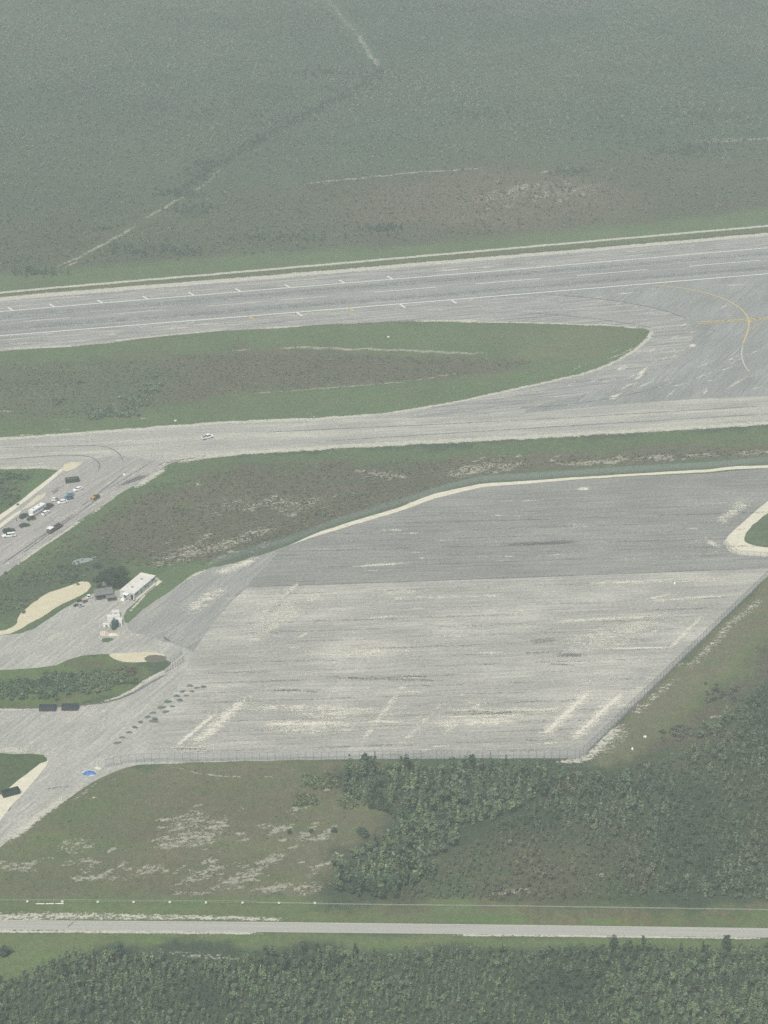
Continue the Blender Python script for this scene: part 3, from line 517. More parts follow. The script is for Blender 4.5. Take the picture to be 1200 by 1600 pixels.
FM.stroke([(W_, 1436), (0, 1439), (400, 1442), (800, 1446.3), (E, 1455.5)], .25, False, flat=True)
FM.build('pavement_marking', M_FAINT)
YM = Acc(.15)
YM.stroke([(1020, 446), (1060, 449), (1100, 457), (1132, 467), (1155, 480), (1168, 494), (1171, 505), (1168, 520), (1161, 537)], 1.0, False, flat=True, sm=2)
for k_ in (1.2, -1.2): YM.stroke([(1090, 505+k_), (1170, 500+k_), (E, 480+k_)], .8, False, flat=True)
for i in range(26):
    x = 1090+i*5.4; YM.stroke([(x, 504.6-(x-1090)*.0625), (x+2.6, 503.4-(x-1090)*.0625)], 1.0, False, flat=True)
YM.stroke([(1168, 503), (1173, 502)], 3, False, flat=True); YM.stroke([(545, 481), (553, 487)], 1.5, False, flat=True); YM.stroke([(388, 494), (397, 500)], 1.3, False, flat=True)
YM.stroke([(1194, 500), (1182, 508), (1172, 519)], .5, flat=True)
YM.build('yellow_guide_line', M_YEL)
YF = Acc(.15)
YF.stroke([(1161, 537), (1158, 555), (1162, 570), (1174, 586)], .8, flat=True, sm=2); YF.stroke([(1159, 541), (1150, 550), (1137, 560)], .6, flat=True)
YF.build('faded_guide_line', M_FAINT)
# ponds
M_POND = mat('shallow_water', C(150, 156, 156), [(C(120, 128, 124), 3, 1, 0, .5, .7, .6)], rough=.25, spec=.5)
sheet('pond_water', [(112, 881), (117, 875), (128, 872), (142, 872), (150, 869), (147, 874), (138, 878), (128, 880), (120, 883)], .03, M_POND, .35, sm=0)
sheet('dirt_patch', [(222, 1030), (236, 1022), (258, 1024), (262, 1031), (236, 1037)], .04, mat('dark_dirt', C(104, 100, 88), [(C(130, 124, 108), 3, None, 0, .5, .7, .7)]), .6)


# ------------------------------------------------------------------ vegetation
def leaf_cloud(rg, lobes, n, size, flat=.5, vert=0.0):
    """n leaf clumps spread through ellipsoidal lobes (x, y, z, rx, ry, rz)"""
    L = np.array(lobes); wgt = L[:, 3]*L[:, 4]*L[:, 5]; wgt = wgt/wgt.sum(); k = rg.choice(len(L), n, p=wgt)
    d = rg.normal(size=(n, 3)); d /= np.linalg.norm(d, axis=1)[:, None]; r = rg.random(n)**.45
    c = L[k, :3]+d*L[k, 3:]*r[:, None]
    nrm = d*flat+rg.normal(size=(n, 3))*.5+np.array([0, -.15, 1.0]); nrm /= np.linalg.norm(nrm, axis=1)[:, None]
    up = rg.normal(size=(n, 3)); up[:, 2] += vert*3; t1 = np.cross(nrm, up); t1 /= np.linalg.norm(t1, axis=1)[:, None]+1e-9; t2 = np.cross(nrm, t1)
    s = size*rg.uniform(.6, 1.35, n)[:, None]; e = s*(1+vert)
    V = np.stack([c-t1*s-t2*e*.6, c+t1*s*.7-t2*e, c+t1*s+t2*e*.7, c-t1*s*.6+t2*e], 1).reshape(-1, 3)
    sh = np.repeat(rg.uniform(.72, 1.3, n), 4)
    return V, sh*1.8
def proto_tree(seed, h=6, r=1.9, n=130, size=.42, style=0):
    rg = np.random.default_rng(seed)
    if style == 0:       # broad uneven crown
        lo = [(rg.uniform(-.5, .5)*r, rg.uniform(-.5, .5)*r, h*rg.uniform(.5, .85), r*rg.uniform(.45, .7), r*rg.uniform(.45, .7), h*rg.uniform(.14, .24)) for _ in range(5)]+[(0, 0, h*.55, r*.7, r*.7, h*.25)]
    elif style == 1:     # slender spire
        lo = [(rg.uniform(-.15, .15)*r, rg.uniform(-.15, .15)*r, h*q, r*(1.05-q)*.95, r*(1.05-q)*.95, h*.14) for q in (.25, .42, .58, .74, .9)]
    else:                # low bush
        lo = [(rg.uniform(-.4, .4)*r, rg.uniform(-.4, .4)*r, h*rg.uniform(.35, .55), r*.6, r*.6, h*.38) for _ in range(4)]
    return leaf_cloud(rg, lo, n, size, vert=.5 if style == 1 else .1)
def leaf_mat(name):
    t = NT(name); t.l(t.attr('lc', 'Color'), t.b.inputs['Base Color']); t.b.inputs['Roughness'].default_value = .8; t.b.inputs['Specular IOR Level'].default_value = .12
    tr = t.n('ShaderNodeBsdfTranslucent'); t.l(t.attr('lc', 'Color'), tr.inputs[0]); mx = t.n('ShaderNodeMixShader'); mx.inputs[0].default_value = .3
    t.l(t.b.outputs[0], mx.inputs[1]); t.l(tr.outputs[0], mx.inputs[2]); t.l(mx.outputs[0], t.out.inputs['Surface']); return t.m
M_LEAF = leaf_mat('foliage')
M_BARK = mat('bark', C(120, 112, 98), [(C(90, 84, 74), .3, None, 0, .45, .6, .6)], world=False)
def leaf_mesh(name, V, sh, c):
    lc = np.concatenate([np.array(c)[None, :]*sh[:, None], np.ones((len(V), 1))], 1)
    return np_mesh(name, V, np.arange(len(V)).reshape(-1, 4), [M_LEAF], colattr={'lc': lc})
def scatter(name, pts, scl, cols, protos, label, kind='stuff', cat='trees', hs=None):
    Vs, Cs = [], []; var = RNG.integers(0, len(protos), len(pts)); rot = RNG.uniform(0, 6.283, len(pts))
    hs = np.ones(len(pts)) if hs is None else hs
    for v, (PV, PS) in enumerate(protos):
        s = np.where(var == v)[0]
        if not len(s): continue
        c, d = np.cos(rot[s])[:, None], np.sin(rot[s])[:, None]; k = scl[s][:, None]
        X = (PV[None, :, 0]*c-PV[None, :, 1]*d)*k+pts[s, 0][:, None]; Y = (PV[None, :, 0]*d+PV[None, :, 1]*c)*k+pts[s, 1][:, None]; Z = PV[None, :, 2]*k*hs[s][:, None]
        Vs.append(np.stack([X, Y, Z], -1).reshape(-1, 3)); cl = cols[s][:, None, :]*PS[None, :, None]; Cs.append(cl.reshape(-1, 3))
    V = np.concatenate(Vs); Cc = np.concatenate(Cs); Cc = np.concatenate([Cc, np.ones((len(Cc), 1))], 1)
    me = np_mesh(name, V, np.arange(len(V)).reshape(-1, 4), [M_LEAF], colattr={'lc': Cc})
    return tag(link(name, me), label, cat, kind=kind)
def fill(px, sp, dens=None, wander=2.0):
    """jittered points inside a photo-pixel outline on the ground"""
    P = np.array([at(*p)[:2] for p in px]); x0, y0 = P.min(0); x1, y1 = P.max(0)
    gx, gy = np.meshgrid(np.arange(x0, x1, sp), np.arange(y0, y1, sp)); g = np.stack([gx.ravel(), gy.ravel()], 1)+RNG.uniform(-.5, .5, (gx.size, 2))*sp*1.1
    wx = (fbm(g[:, 0], g[:, 1], 12, 3, 9)-.5)*2*wander; wy = (fbm(g[:, 0], g[:, 1], 12, 3, 60)-.5)*4*wander
    g = g[inside(g[:, 0]+wx, g[:, 1]+wy, [tuple(p) for p in P])]
    if dens is not None: g = g[RNG.random(len(g)) < dens(g)]
    return g
def tones(g, palette, s=28, spread=.35, off=0):
    """each plant's own leaf colour: neighbours tend to be of one kind"""
    n = fbm(g[:, 0], g[:, 1], s, 3, off); u = np.clip((n-.5)*2.6+.5+RNG.normal(0, spread*.6, len(g)), 0, .999)*(len(palette)-1)
    i = u.astype(int); f = (u-i)[:, None]; pal = np.array([cc(*p) for p in palette]); j = np.minimum(i+1, len(palette)-1)
    return (pal[i]*(1-f)+pal[j]*f)*RNG.uniform(.68, 1.25, (len(g), 1))
TREES = [proto_tree(i, h=6, r=1.9, n=120, size=.38, style=0) for i in range(6)]
SLIM = [proto_tree(20+i, h=6, r=1.5, n=80, size=.34, style=1) for i in range(4)]
BUSH = [proto_tree(40+i, h=1.6, r=1.1, n=34, size=.3, style=2) for i in range(5)]
TUFT = [proto_tree(60+i, h=.8, r=.7, n=10, size=.26, style=2) for i in range(5)]
FARS = [proto_tree(80+i, h=3.4, r=1.3, n=10, size=.55, style=1) for i in range(6)]
PAL_W = [(58, 75, 57), (73, 91, 68), (86, 103, 77), (98, 109, 80), (82, 96, 76)]
PAL_S = [(66, 86, 70), (78, 99, 80), (88, 103, 84), (92, 96, 80)]
# dense wood, south side of the highway
fgd = lambda g: np.ones(len(g))
W1 = fill([(-120, 1640), (-60, 1570), (40, 1520), (110, 1500), (160, 1487), (240, 1492), (260, 1500), (380, 1503), (400, 1490), (650, 1490), (940, 1486), (1000, 1480), (1320, 1482), (1380, 1760), (-180, 1760)], 1.9, wander=1.5)
WPROT = TREES[:4]+SLIM+SLIM
# wood between apron and highway
W2 = fill([(540, 1206), (600, 1197), (780, 1200), (860, 1214), (900, 1230), (850, 1250), (720, 1300), (690, 1340), (660, 1380), (620, 1404), (520, 1400), (520, 1375), (560, 1335), (600, 1315), (620, 1285), (560, 1262), (530, 1240)], 2.7, lambda g: np.clip(.45+1.6*fbm(g[:, 0], g[:, 1], 16, 3, 31), 0, 1))
W3 = fill([(880, 1220), (1000, 1222), (1090, 1150), (1200, 1075), (1400, 880), (1500, 1410), (1000, 1404), (960, 1350), (880, 1300), (760, 1300), (850, 1250)], 2.2, lambda g: np.clip(1.8*fbm(g[:, 0], g[:, 1], 24, 3, 35)+.3, 0.45, 1))
W4 = fill([(620, 1404), (680, 1350), (800, 1290), (900, 1290), (1010, 1340), (1010, 1408)], 1.9, lambda g: np.clip(1.5*fbm(g[:, 0], g[:, 1], 14, 3, 38)+.1, .4, 1))
pW = np.concatenate([W1, W2, W3, W4]); wid = np.concatenate([np.full(len(W1), 0), np.full(len(W2), 1), np.full(len(W3), 2), np.full(len(W4), 3)])
sW = np.array([.52, .84, .5, .34])[wid]*RNG.uniform(.45, 1.35, len(pW))*(.55+.9*fbm(pW[:, 0], pW[:, 1], 24, 3, 71))
hW = RNG.uniform(.85, 1.6, len(pW))
cW = tones(pW, PAL_W, off=13)
brn = wid == 3; cW[brn] = tones(pW[brn], [(100, 99, 80), (93, 97, 76), (82, 95, 73)], off=18)
gr3 = wid == 2; cW[gr3] = tones(pW[gr3], [(68, 84, 66), (82, 97, 76), (93, 104, 82), (92, 94, 76)], off=25)
ppx = np.array([to_px(x, y) for x, y in pW]); inview = (ppx[:, 0] > 6) & (ppx[:, 0] < 1194) & (ppx[:, 1] < 1608) & (wid == 0)
order = np.argsort(np.where(inview, -ppx[:, 1], 1e9))[:300]; indiv = np.zeros(len(pW), bool); indiv[order] = True
pal = [(60, 77, 59), (73, 91, 68), (86, 103, 77), (98, 109, 80)]
crowns = [[leaf_mesh('crown', V, S, cc(*pc)*1.0) for (V, S) in WPROT] for pc in pal]
class MB:
    def __init__(s): s.V = []; s.F = []
    def add(s, V, Fc): b = len(s.V); s.V += [tuple(v) for v in V]; s.F += [tuple(b+i for i in f) for f in Fc]; return s
    def box(s, c, d, rz=0, ry=0):
        x, y, z = [k/2 for k in d]; V = [Vector((i*x, j*y, k*z)) for i in (-1, 1) for j in (-1, 1) for k in (-1, 1)]
        M = Matrix.Rotation(rz, 3, 'Z') @ Matrix.Rotation(ry, 3, 'Y'); V = [M @ v+Vector(c) for v in V]
        return s.add(V, [(0, 1, 3, 2), (4, 6, 7, 5), (0, 4, 5, 1), (2, 3, 7, 6), (0, 2, 6, 4), (1, 5, 7, 3)])
    def loft(s, secs, cap=True):
        """sections along x: (x, z0, z1, half width at z0, half width at z1)"""
        V = []; Fc = []
        for (x, z0, z1, w0, w1) in secs: V += [(x, -w0, z0), (x, w0, z0), (x, w1, z1), (x, -w1, z1)]
        for i in range(len(secs)-1):
            a = i*4; b = a+4
            for j in range(4): k = (j+1) % 4; Fc.append((a+j, b+j, b+k, a+k))
        if cap: Fc.append((3, 2, 1, 0)); e = (len(secs)-1)*4; Fc.append((e, e+1, e+2, e+3))
        return s.add(V, Fc)
    def tube(s, a, b, r0, r1=None, n=8):
        a, b = Vector(a), Vector(b); r1 = r0 if r1 is None else r1; d = (b-a).normalized(); u = d.orthogonal().normalized(); v = d.cross(u)
        V = [p+(u*math.cos(t*2*math.pi/n)+v*math.sin(t*2*math.pi/n))*r for p, r in ((a, r0), (b, r1)) for t in range(n)]
        Fc = [(i, (i+1) % n, n+(i+1) % n, n+i) for i in range(n)]+[tuple(range(n))[::-1], tuple(range(n, 2*n))]
        return s.add(V, Fc)
    def build(s, name, m, parent=None, bevel=0):
        me = bpy.data.meshes.new(name); me.from_pydata(s.V, [], s.F); me.materials.append(m); me.update()
        o = link(name, me, parent)
        if bevel:
            b = o.modifiers.new('b', 'BEVEL'); b.width = bevel; b.segments = 2; b.limit_method = 'ANGLE'
        return o
tk = MB(); tk.tube((0, 0, 0), (.1, .05, 3.4), .14, .08, 6); tk.tube((.1, .05, 3.3), (.5, -.3, 4.6), .07, .03, 5); tk.tube((.08, .04, 2.8), (-.5, .3, 4.1), .06, .03, 5); tk.tube((.1, .05, 3.3), (.0, .1, 5.3), .08, .03, 5)
me_tk = bpy.data.meshes.new('trunk'); me_tk.from_pydata(tk.V, [], tk.F); me_tk.materials.append(M_BARK)
def tree_at(x, y, s, hs, cm, label, cat='tree', group=None, name='tree'):
    r = empty(name, (x, y, 0), RNG.uniform(0, 6.28)); r.scale = (s, s, s*hs); tag(r, label, cat, group)
    link('crown', cm, r); link('trunk', me_tk, r); return r
for i in np.where(indiv)[0]:
    k = int(np.argmin([abs(np.log(cW[i].sum()/cc(*p_).sum())) for p_ in pal]))
    tree_at(pW[i, 0], pW[i, 1], sW[i], hW[i], crowns[k][RNG.integers(0, len(crowns[k]))], '%s tree among the nearest of the wood, %s of the bottom edge' % (('dark', 'mid green', 'grey green', 'pale olive')[k], ('left third', 'middle third', 'right third')[min(2, int(ppx[i, 0]/400))]), 'tree', 'nearest trees of the wood along the bottom edge')
def stuffwood(sel, name, lab): scatter(name, pW[sel], sW[sel], cW[sel], WPROT, lab, hs=hW[sel])
stuffwood((wid == 0) & ~indiv, 'wood', 'dense grey green wood filling the strip below the highway')
stuffwood((wid == 1), 'wood', 'green wood of rounded crowns under the near edge of the fenced apron')
stuffwood((wid >= 2), 'wood', 'sparser grey green and brownish wood to the right above the highway')
# savanna of dwarf trees beyond the runway
far = fill([(-160, -60), (1360, -60), (1330, 318), (1200, 322), (1000, 346), (800, 362), (600, 380), (400, 396), (200, 408), (0, 424), (-120, 436)], 3.1, lambda g: np.clip(1.9*fbm(g[:, 0], g[:, 1], 50, 4, 43)-.05, .12, 1))
fp = np.array([to_px(x, y) for x, y in far]); nearf = fp[:, 1] > 200+RNG.normal(0, 40, len(fp))
sf = np.where(nearf & (RNG.random(len(far)) < .75), .36, .78)*RNG.uniform(.5, 1.35, len(far))
keep = segdist(far[:, 0], far[:, 1], [tuple(at(*p)[:2]) for p in [(60, 436), (215, 350), (300, 300), (330, 280)]], False) > 5
keep &= segdist(far[:, 0], far[:, 1], [tuple(at(*p)[:2]) for p in [(510, -5), (556, 50), (594, 108)]], False) > 7
cf = tones(far, PAL_S, 90, .3, off=33); pl = (cf*0+cc(86, 84, 73)); fz = np.clip((fp[:, 1]-230)/120, 0, .5)[:, None]; cf = cf*(1-fz)+pl*fz
scatter('dwarf_trees', far[keep], sf[keep], cf[keep], FARS, 'far savanna of small grey green trees reaching the top of the photo')
clump = []
for (x, y, rx, ry, n) in [(310, 270, 30, 16, 60), (280, 305, 40, 9, 60), (330, 255, 22, 9, 40), (300, 330, 40, 10, 60), (60, 428, 50, 7, 50), (160, 358, 18, 5, 20), (580, 120, 26, 14, 50), (440, 190, 60, 10, 50), (1070, 238, 60, 12, 90), (890, 270, 30, 8, 30), (600, 360, 30, 7, 40), (500, 115, 80, 8, 50), (740, 180, 70, 16, 90), (1120, 180, 90, 16, 110), (250, 395, 80, 12, 90), (430, 375, 90, 10, 60), (470, 30, 60, 10, 50), (700, 15, 120, 14, 120)]:
    for _ in range(n): a = RNG.normal(0, .45, 2); p = at(x+a[0]*rx, y+a[1]*ry); clump.append((p.x, p.y))
crk = [(596, 112), (570, 130), (540, 150), (500, 170), (460, 190), (430, 205), (400, 225), (370, 240), (335, 262), (300, 285), (270, 305)]
for (x0, y0), (x1, y1) in zip(crk[:-1], crk[1:]):
    for _ in range(34): u = RNG.random(); p = at(x0+(x1-x0)*u+RNG.normal(0, 4), y0+(y1-y0)*u+RNG.normal(0, 2)); clump.append((p.x, p.y))
clump = np.array(clump); scatter('dwarf_trees', clump, RNG.uniform(.35, .75, len(clump)), tones(clump, [(52, 70, 60), (66, 86, 72), (80, 96, 74)]), TREES[:3], 'dark green thickets dotted over the savanna beyond the runway')
# scrub in the marsh strips
sc1 = fill([(-100, 575), (60, 568), (200, 565), (300, 556), (500, 556), (700, 558), (840, 566), (780, 580), (500, 604), (400, 611), (300, 624), (210, 638), (140, 655), (0, 650), (-100, 650)], 2.3, lambda g: np.clip(1.5*fbm(g[:, 0], g[:, 1], 12, 3, 46)-.1, .1, 1))
sc2 = fill([(330, 740), (450, 724), (720, 718), (900, 712), (1300, 696), (1300, 706), (860, 726), (700, 752), (620, 786), (480, 832), (400, 858), (320, 880), (240, 886), (150, 880), (60, 905), (-60, 980), (-60, 940), (20, 895), (110, 840), (170, 800), (240, 760)], 2.1, lambda g: np.clip(1.5*fbm(g[:, 0], g[:, 1], 10, 3, 47)-.1, .1, 1))
sc = np.concatenate([sc1, sc2]); csc = tones(sc, [(78, 84, 64), (90, 88, 70), (98, 94, 76), (86, 92, 70)], 20, .4, off=5)
scatter('scrub', sc, RNG.uniform(.5, 1.35, len(sc)), csc, TUFT, 'brown and purple scrub in the marshy strips beside the taxiway', cat='scrub')
sc = fill([(0, 1320), (90, 1262), (170, 1215), (260, 1200), (520, 1195), (560, 1262), (610, 1280), (600, 1312), (540, 1350), (520, 1400), (-60, 1398), (-60, 1360)], 2.6, lambda g: np.clip(1.3*fbm(g[:, 0], g[:, 1], 14, 3, 48)-.2, .05, 1))
scatter('scrub', sc, RNG.uniform(.25, .8, len(sc)), tones(sc, [(96, 100, 72), (112, 108, 82), (90, 92, 70)], 20, .4), TUFT, 'low olive scrub over the field between apron and highway', cat='scrub')
def thicket(spots, label, pale=((74, 92, 70), (92, 106, 80), (62, 80, 62)), lo=.6, hi=1.2, P=None):
    L = []
    for (x, y, rx, ry, n) in spots:
        for _ in range(n): a = RNG.uniform(-1, 1, 2); a *= RNG.random()**.3; p = at(x+a[0]*rx, y+a[1]*ry); L.append((p.x, p.y))
    L = np.array(L); scatter('thicket', L, RNG.uniform(lo, hi, len(L)), tones(L, list(pale)), P or BUSH, label, cat='thicket')
thicket([(180, 645, 38, 9, 90), (215, 628, 30, 8, 50), (240, 608, 16, 8, 24), (150, 652, 14, 6, 20), (125, 600, 8, 3, 6), (90, 628, 10, 4, 8), (235, 590, 10, 3, 5)], 'grey green thicket on the grass island left of its middle', lo=.7, hi=1.6)
thicket([(40, 1078, 70, 17, 230), (120, 1068, 60, 17, 190), (180, 1060, 38, 12, 90)], 'dense dark green thicket on the left island below the trailer', ((58, 78, 58), (72, 92, 66), (84, 96, 72)), .8, 1.5)
thicket([(190, 1050, 30, 8, 40)], 'purple brown bushes at the right end of the left island', ((98, 92, 80), (90, 88, 76)), .5, .9)
thicket([(500, 1222, 40, 12, 80), (480, 1250, 20, 10, 30), (545, 1255, 20, 10, 30)], 'yellowish bushes at the left edge of the wood by the apron', ((112, 114, 78), (96, 102, 74), (80, 92, 66)), .7, 1.4)
thicket([(0, 772, 30, 18, 90), (20, 746, 34, 7, 46)], 'dark green thicket at the left edge beside the parked vehicles', ((66, 86, 64), (78, 96, 70)), .6, 1.2)
thicket([(70, 905, 70, 12, 70), (20, 945, 30, 14, 50), (110, 890, 30, 6, 24), (552, 775, 16, 5, 18), (505, 805, 14, 4, 12)], 'scattered green bushes around the sand patch and small pond', lo=.5, hi=1.1)
thicket([(1010, 1198, 14, 5, 16), (1065, 1145, 40, 14, 40), (1130, 1085, 30, 16, 40), (1000, 1225, 50, 14, 60)], 'dark purple green bushes bordering the olive strip', ((70, 78, 70), (84, 88, 76)), .6, 1.3)
bm_ = [leaf_mesh('crown', *proto_tree(300+i, h=3.2, r=2.3, n=170, size=.34, style=2), cc(56, 72, 58)) for i in range(2)]
for x, y, s, lab in ((567, 1306, 1.15, 'round dark green bush standing alone in the olive field'), (522, 1300, .7, 'smaller bush beside the bare limestone left of the round bush'), (452, 1302, .6, 'leftmost small bush above the bare limestone line'), (486, 1300, .5, 'low bush between two small bushes in the olive field'), (8, 1492, 1.3, 'dark shrub on the grass at the lower left below the highway')):
    p = at(x, y); r = empty('bush', (p.x, p.y, 0), x); r.scale = (s, s, s); tag(r, lab, 'bush'); link('crown', bm_[x % 2], r)
tall = [leaf_mesh('crown', *proto_tree(400+i, h=6, r=1.5, n=120, size=.33, style=i % 2), cc(54, 72, 56)) for i in range(4)]
for i, (x, y, s, lab) in enumerate(((572, 1205, 1.35, 'tall dark tree rising against the apron, leftmost of four'), (547, 1208, .95, 'short tree at the left end of the treeline under the apron fence'), (636, 1204, 1.15, 'slim tree rising against the fence right of the tallest'), (725, 1206, 1.25, 'dark tree whose top crosses the apron fence near the middle'), (738, 1207, 1.3, 'broad tree just right of the one crossing the fence'), (768, 1210, 1.2, 'rightmost tall tree of the treeline under the apron fence'), (960, 1488, 1.15, 'pointed tree by the highway edge, left of two others'), (1008, 1486, .95, 'rounded tree right of the pointed one by the highway'), (1135, 1492, 1.3, 'tree overlapping the highway near the right edge'), (555, 1490, .8, 'small tree at the highway side near the middle'), (186, 1503, 1.3, 'broad dark tree at the front of the wood on the left'), (100, 1525, 1.3, 'dark tree at the grass clearing in the lower left'))):
    p = at(x, y); tree_at(p.x, p.y, s, 1.05, tall[i % 4], lab)
# the spreading tree behind the shed
p = at(176, 917); r = empty('broadleaf_tree', (p.x, p.y, 0)); tag(r, 'large spreading dark green tree behind the grey shed and trailer', 'tree')
rgt = np.random.default_rng(9); lo = [(rgt.uniform(-6.5, 5.5), rgt.uniform(-3.5, 4), rgt.uniform(3.4, 9.2), rgt.uniform(1.6, 2.8), rgt.uniform(1.6, 2.6), rgt.uniform(1.1, 1.9)) for _ in range(28)]
link('crown', leaf_mesh('crown', *leaf_cloud(rgt, lo, 3000, .36), cc(42, 58, 42)), r)
b = MB(); b.tube((0, 0, 0), (0, 0, 2.4), .45, .32, 10)
for a_ in range(7): b.tube((0, 0, 2.2), (4.6*math.cos(a_*.9), 2.8*math.sin(a_*.9), 5.2), .2, .06, 6)
b.build('trunk', M_BARK, r)

# ------------------------------------------------------------------ fences
M_GALV = mat('galvanised_steel', C(150, 155, 158), rough=.5, metal=.4, world=False)
M_POST = mat('fence_post', C(104, 110, 112), rough=.6, world=False)
M_LINK = mat('chain_link', C(176, 184, 188), rough=.6, world=False, alpha=.27)
def seg_walk(P, step):
    out = []; carry = 0
    for a, b_ in zip(P[:-1], P[1:]):
        L = (b_-a).length; d = carry
        while d < L: out.append((a+(b_-a)*(d/L), (b_-a).normalized())); d += step
        carry = d-L
    out.append((P[-1], (P[-1]-P[-2]).normalized())); return out
def chain_fence(px, h, step, label, name='chain_link_fence', group=None, rp=.055, link_mat=None, barbs=True, cat='fence'):
    P = [at(*p) for p in px]; r = empty(name, P[0]); tag(r, label, cat, group); inv = Vector(P[0])
    W = seg_walk(P, step); pm = MB(); pm.tube((0, 0, 0), (0, 0, h+.1), rp, rp, 6)
    if barbs: pm.tube((0, 0, h), (.0, -.35, h+.4), rp*.7, rp*.5, 5)
    base = None
    for k, (q, d) in enumerate(W[:100]):
        if base is None: base = pm.build('post', M_POST, r); o = base
        else: o = base.copy(); COL.objects.link(o); o.parent = r
        o.location = q-inv; o.rotation_euler.z = math.atan2(d.y, d.x)
    pan = MB(); rail = MB()
    for a, b_ in zip(P[:-1], P[1:]):
        a, b_ = a-inv, b_-inv; n = Vector((-(b_-a).y, (b_-a).x, 0)).normalized()*.02
        pan.add([a+n+Vector((0, 0, .03)), b_+n+Vector((0, 0, .03)), b_+n+Vector((0, 0, h)), a+n+Vector((0, 0, h))], [(0, 1, 2, 3)])
        for z in ((h, h*.5, .12) if h > 2 else (h,)): rail.tube(a+Vector((0, 0, z)), b_+Vector((0, 0, z)), .03, .03, 5)
        if barbs:
            for z in (.15, .3, .42): rail.tube(a+Vector((0, 0, h+z))-n*z*40*.4, b_+Vector((0, 0, h+z))-n*z*40*.4, .012, .012, 4)
    pan.build('wire_mesh', link_mat or M_LINK, r); rail.build('rail', M_GALV, r); return r
chain_fence([(166, 1199), (200, 1192), (232, 1190), (300, 1189.5), (400, 1188), (650, 1186), (800, 1184.5), (905, 1185)], 3.5, 3.0, 'tall chain link fence along the near edge of the apron')
chain_fence([(906, 1185), (980, 1113), (1099, 999), (1200, 902), (1290, 815)], 3.5, 3.0, 'tall chain link fence along the diagonal right edge of the apron')
chain_fence([(330, 884), (400, 862), (455, 847), (520, 821), (580, 803), (640, 784), (700, 765), (752, 753), (840, 747.5), (900, 743.5), (1000, 737), (1100, 731.5), (1200, 723), (1290, 716)], 3.2, 6.0, 'long fence behind the white limestone strip at the far side of the apron')
chain_fence([(1131, 849), (1141, 861), (1156, 869), (1200, 871.5), (1290, 872)], 2.6, 3.0, 'fence round the outside of the white limestone bend')
chain_fence([(258, 1052), (270, 1045), (287, 1034)], 2.5, 1.6, 'open chain link gate panels beside the yard entrance', name='gate_panel', rp=.07, cat='gate', barbs=False)
chain_fence([(262, 1040), (274, 1031), (284, 1023)], 2.2, 2.4, 'second gate panel behind the front one at the yard entrance', name='gate_panel', rp=.06, cat='gate', barbs=False)
M_RAIL = mat('pale_guardrail', C(190, 192, 186), rough=.5, world=False)
def low_fence(px, h, step, label, railh=.12):
    P = [at(*p) for p in px]; r = empty('roadside_fence', P[0]); tag(r, label, 'fence'); inv = Vector(P[0]); W = seg_walk(P, step); base = None
    pm = MB(); pm.box((0, 0, h/2), (.12, .12, h))
    for q, d in W[:100]:
        o = pm.build('post', M_POST, r) if base is None else base.copy()
        if base is None: base = o
        else: COL.objects.link(o); o.parent = r
        o.location = q-inv
    rail = MB()
    for a, b_ in zip(P[:-1], P[1:]):
        a, b_ = a-inv, b_-inv; d = b_-a; rail.box((a+b_)/2+Vector((0, -.09, h-railh/2)), (d.length, .05, railh), math.atan2(d.y, d.x))
        rail.box((a+b_)/2+Vector((0, -.09, h*.45)), (d.length, .03, .05), math.atan2(d.y, d.x))
    rail.build('rail', M_RAIL, r); return r
low_fence([(-40, 1409), (200, 1410.5), (400, 1412)], 1.2, 3.6, 'low wire fence behind the row of white markers', .05)
low_fence([(400, 1412), (600, 1415.5), (800, 1417.5), (1000, 1420.5), (1250, 1424)], .8, 4, 'low pale rail between the wood and the highway verge', .14)
M_WHT = mat('white_paint', C(244, 244, 240), rough=.45, world=False, spec=.4)
mk = MB(); mk.box((0, 0, .4), (.09, .09, .8)); sg = MB(); sg.box((0, -.09, 1.0), (.8, .06, .85)); mk0 = None
ordn = ['first', 'second', 'third', 'fourth', 'fifth', 'sixth', 'seventh', 'eighth', 'ninth']
for i, x in enumerate((43, 97.5, 153, 209, 265.5, 322, 379, 436, 492)):
    p = at(x, 1410+x*.006+1.5); r = empty('roadside_marker', p); tag(r, '%s white square marker from the left along the low roadside fence' % ordn[i], 'marker', 'white markers on the low fence above the highway')
    if mk0 is None: a = mk.build('post', M_POST, r); b = sg.build('sign_panel', M_WHT, r, .02); mk0 = (a, b)
    else:
        for q in mk0: o = q.copy(); COL.objects.link(o); o.parent = r
pipe = MB(); q0, q1 = at(56, 1413), at(101, 1412.5); dv = q1-q0
for k in range(3): a = q0+dv*(k/3+.01); b_ = q0+dv*((k+1)/3-.03); pipe.tube(a-q0+Vector((0, 0, .2)), b_-q0+Vector((0, 0, .2)), .16, .16, 8)
o = pipe.build('pale_pipe', M_WHT); o.location = q0; tag(o, 'long pale pipe in three lengths lying by the first roadside markers', 'pipe')
for x, y, lab in ((607, 527, 'small white marker box alone on the grass island'), (274, 658, 'small white marker box on the grass above the white pickup'), (194.5, 742, 'small dark and white light box at the ramp junction'), (1008, 1152, 'white marker stone on the olive strip, upper of two'), (988, 1171, 'white marker stone on the olive strip, lower of two'), (1054, 912, 'white stone on the pale apron near its far edge')):
    p = at(x, y); b = MB(); b.loft([(-.55, 0, .55, .35, .28), (-.2, 0, .68, .4, .32), (.25, 0, .66, .4, .33), (.6, 0, .45, .32, .25)]); o = b.build('marker_box', M_WHT, None, .05); o.location = p; o.rotation_euler.z = x; tag(o, lab, 'marker')

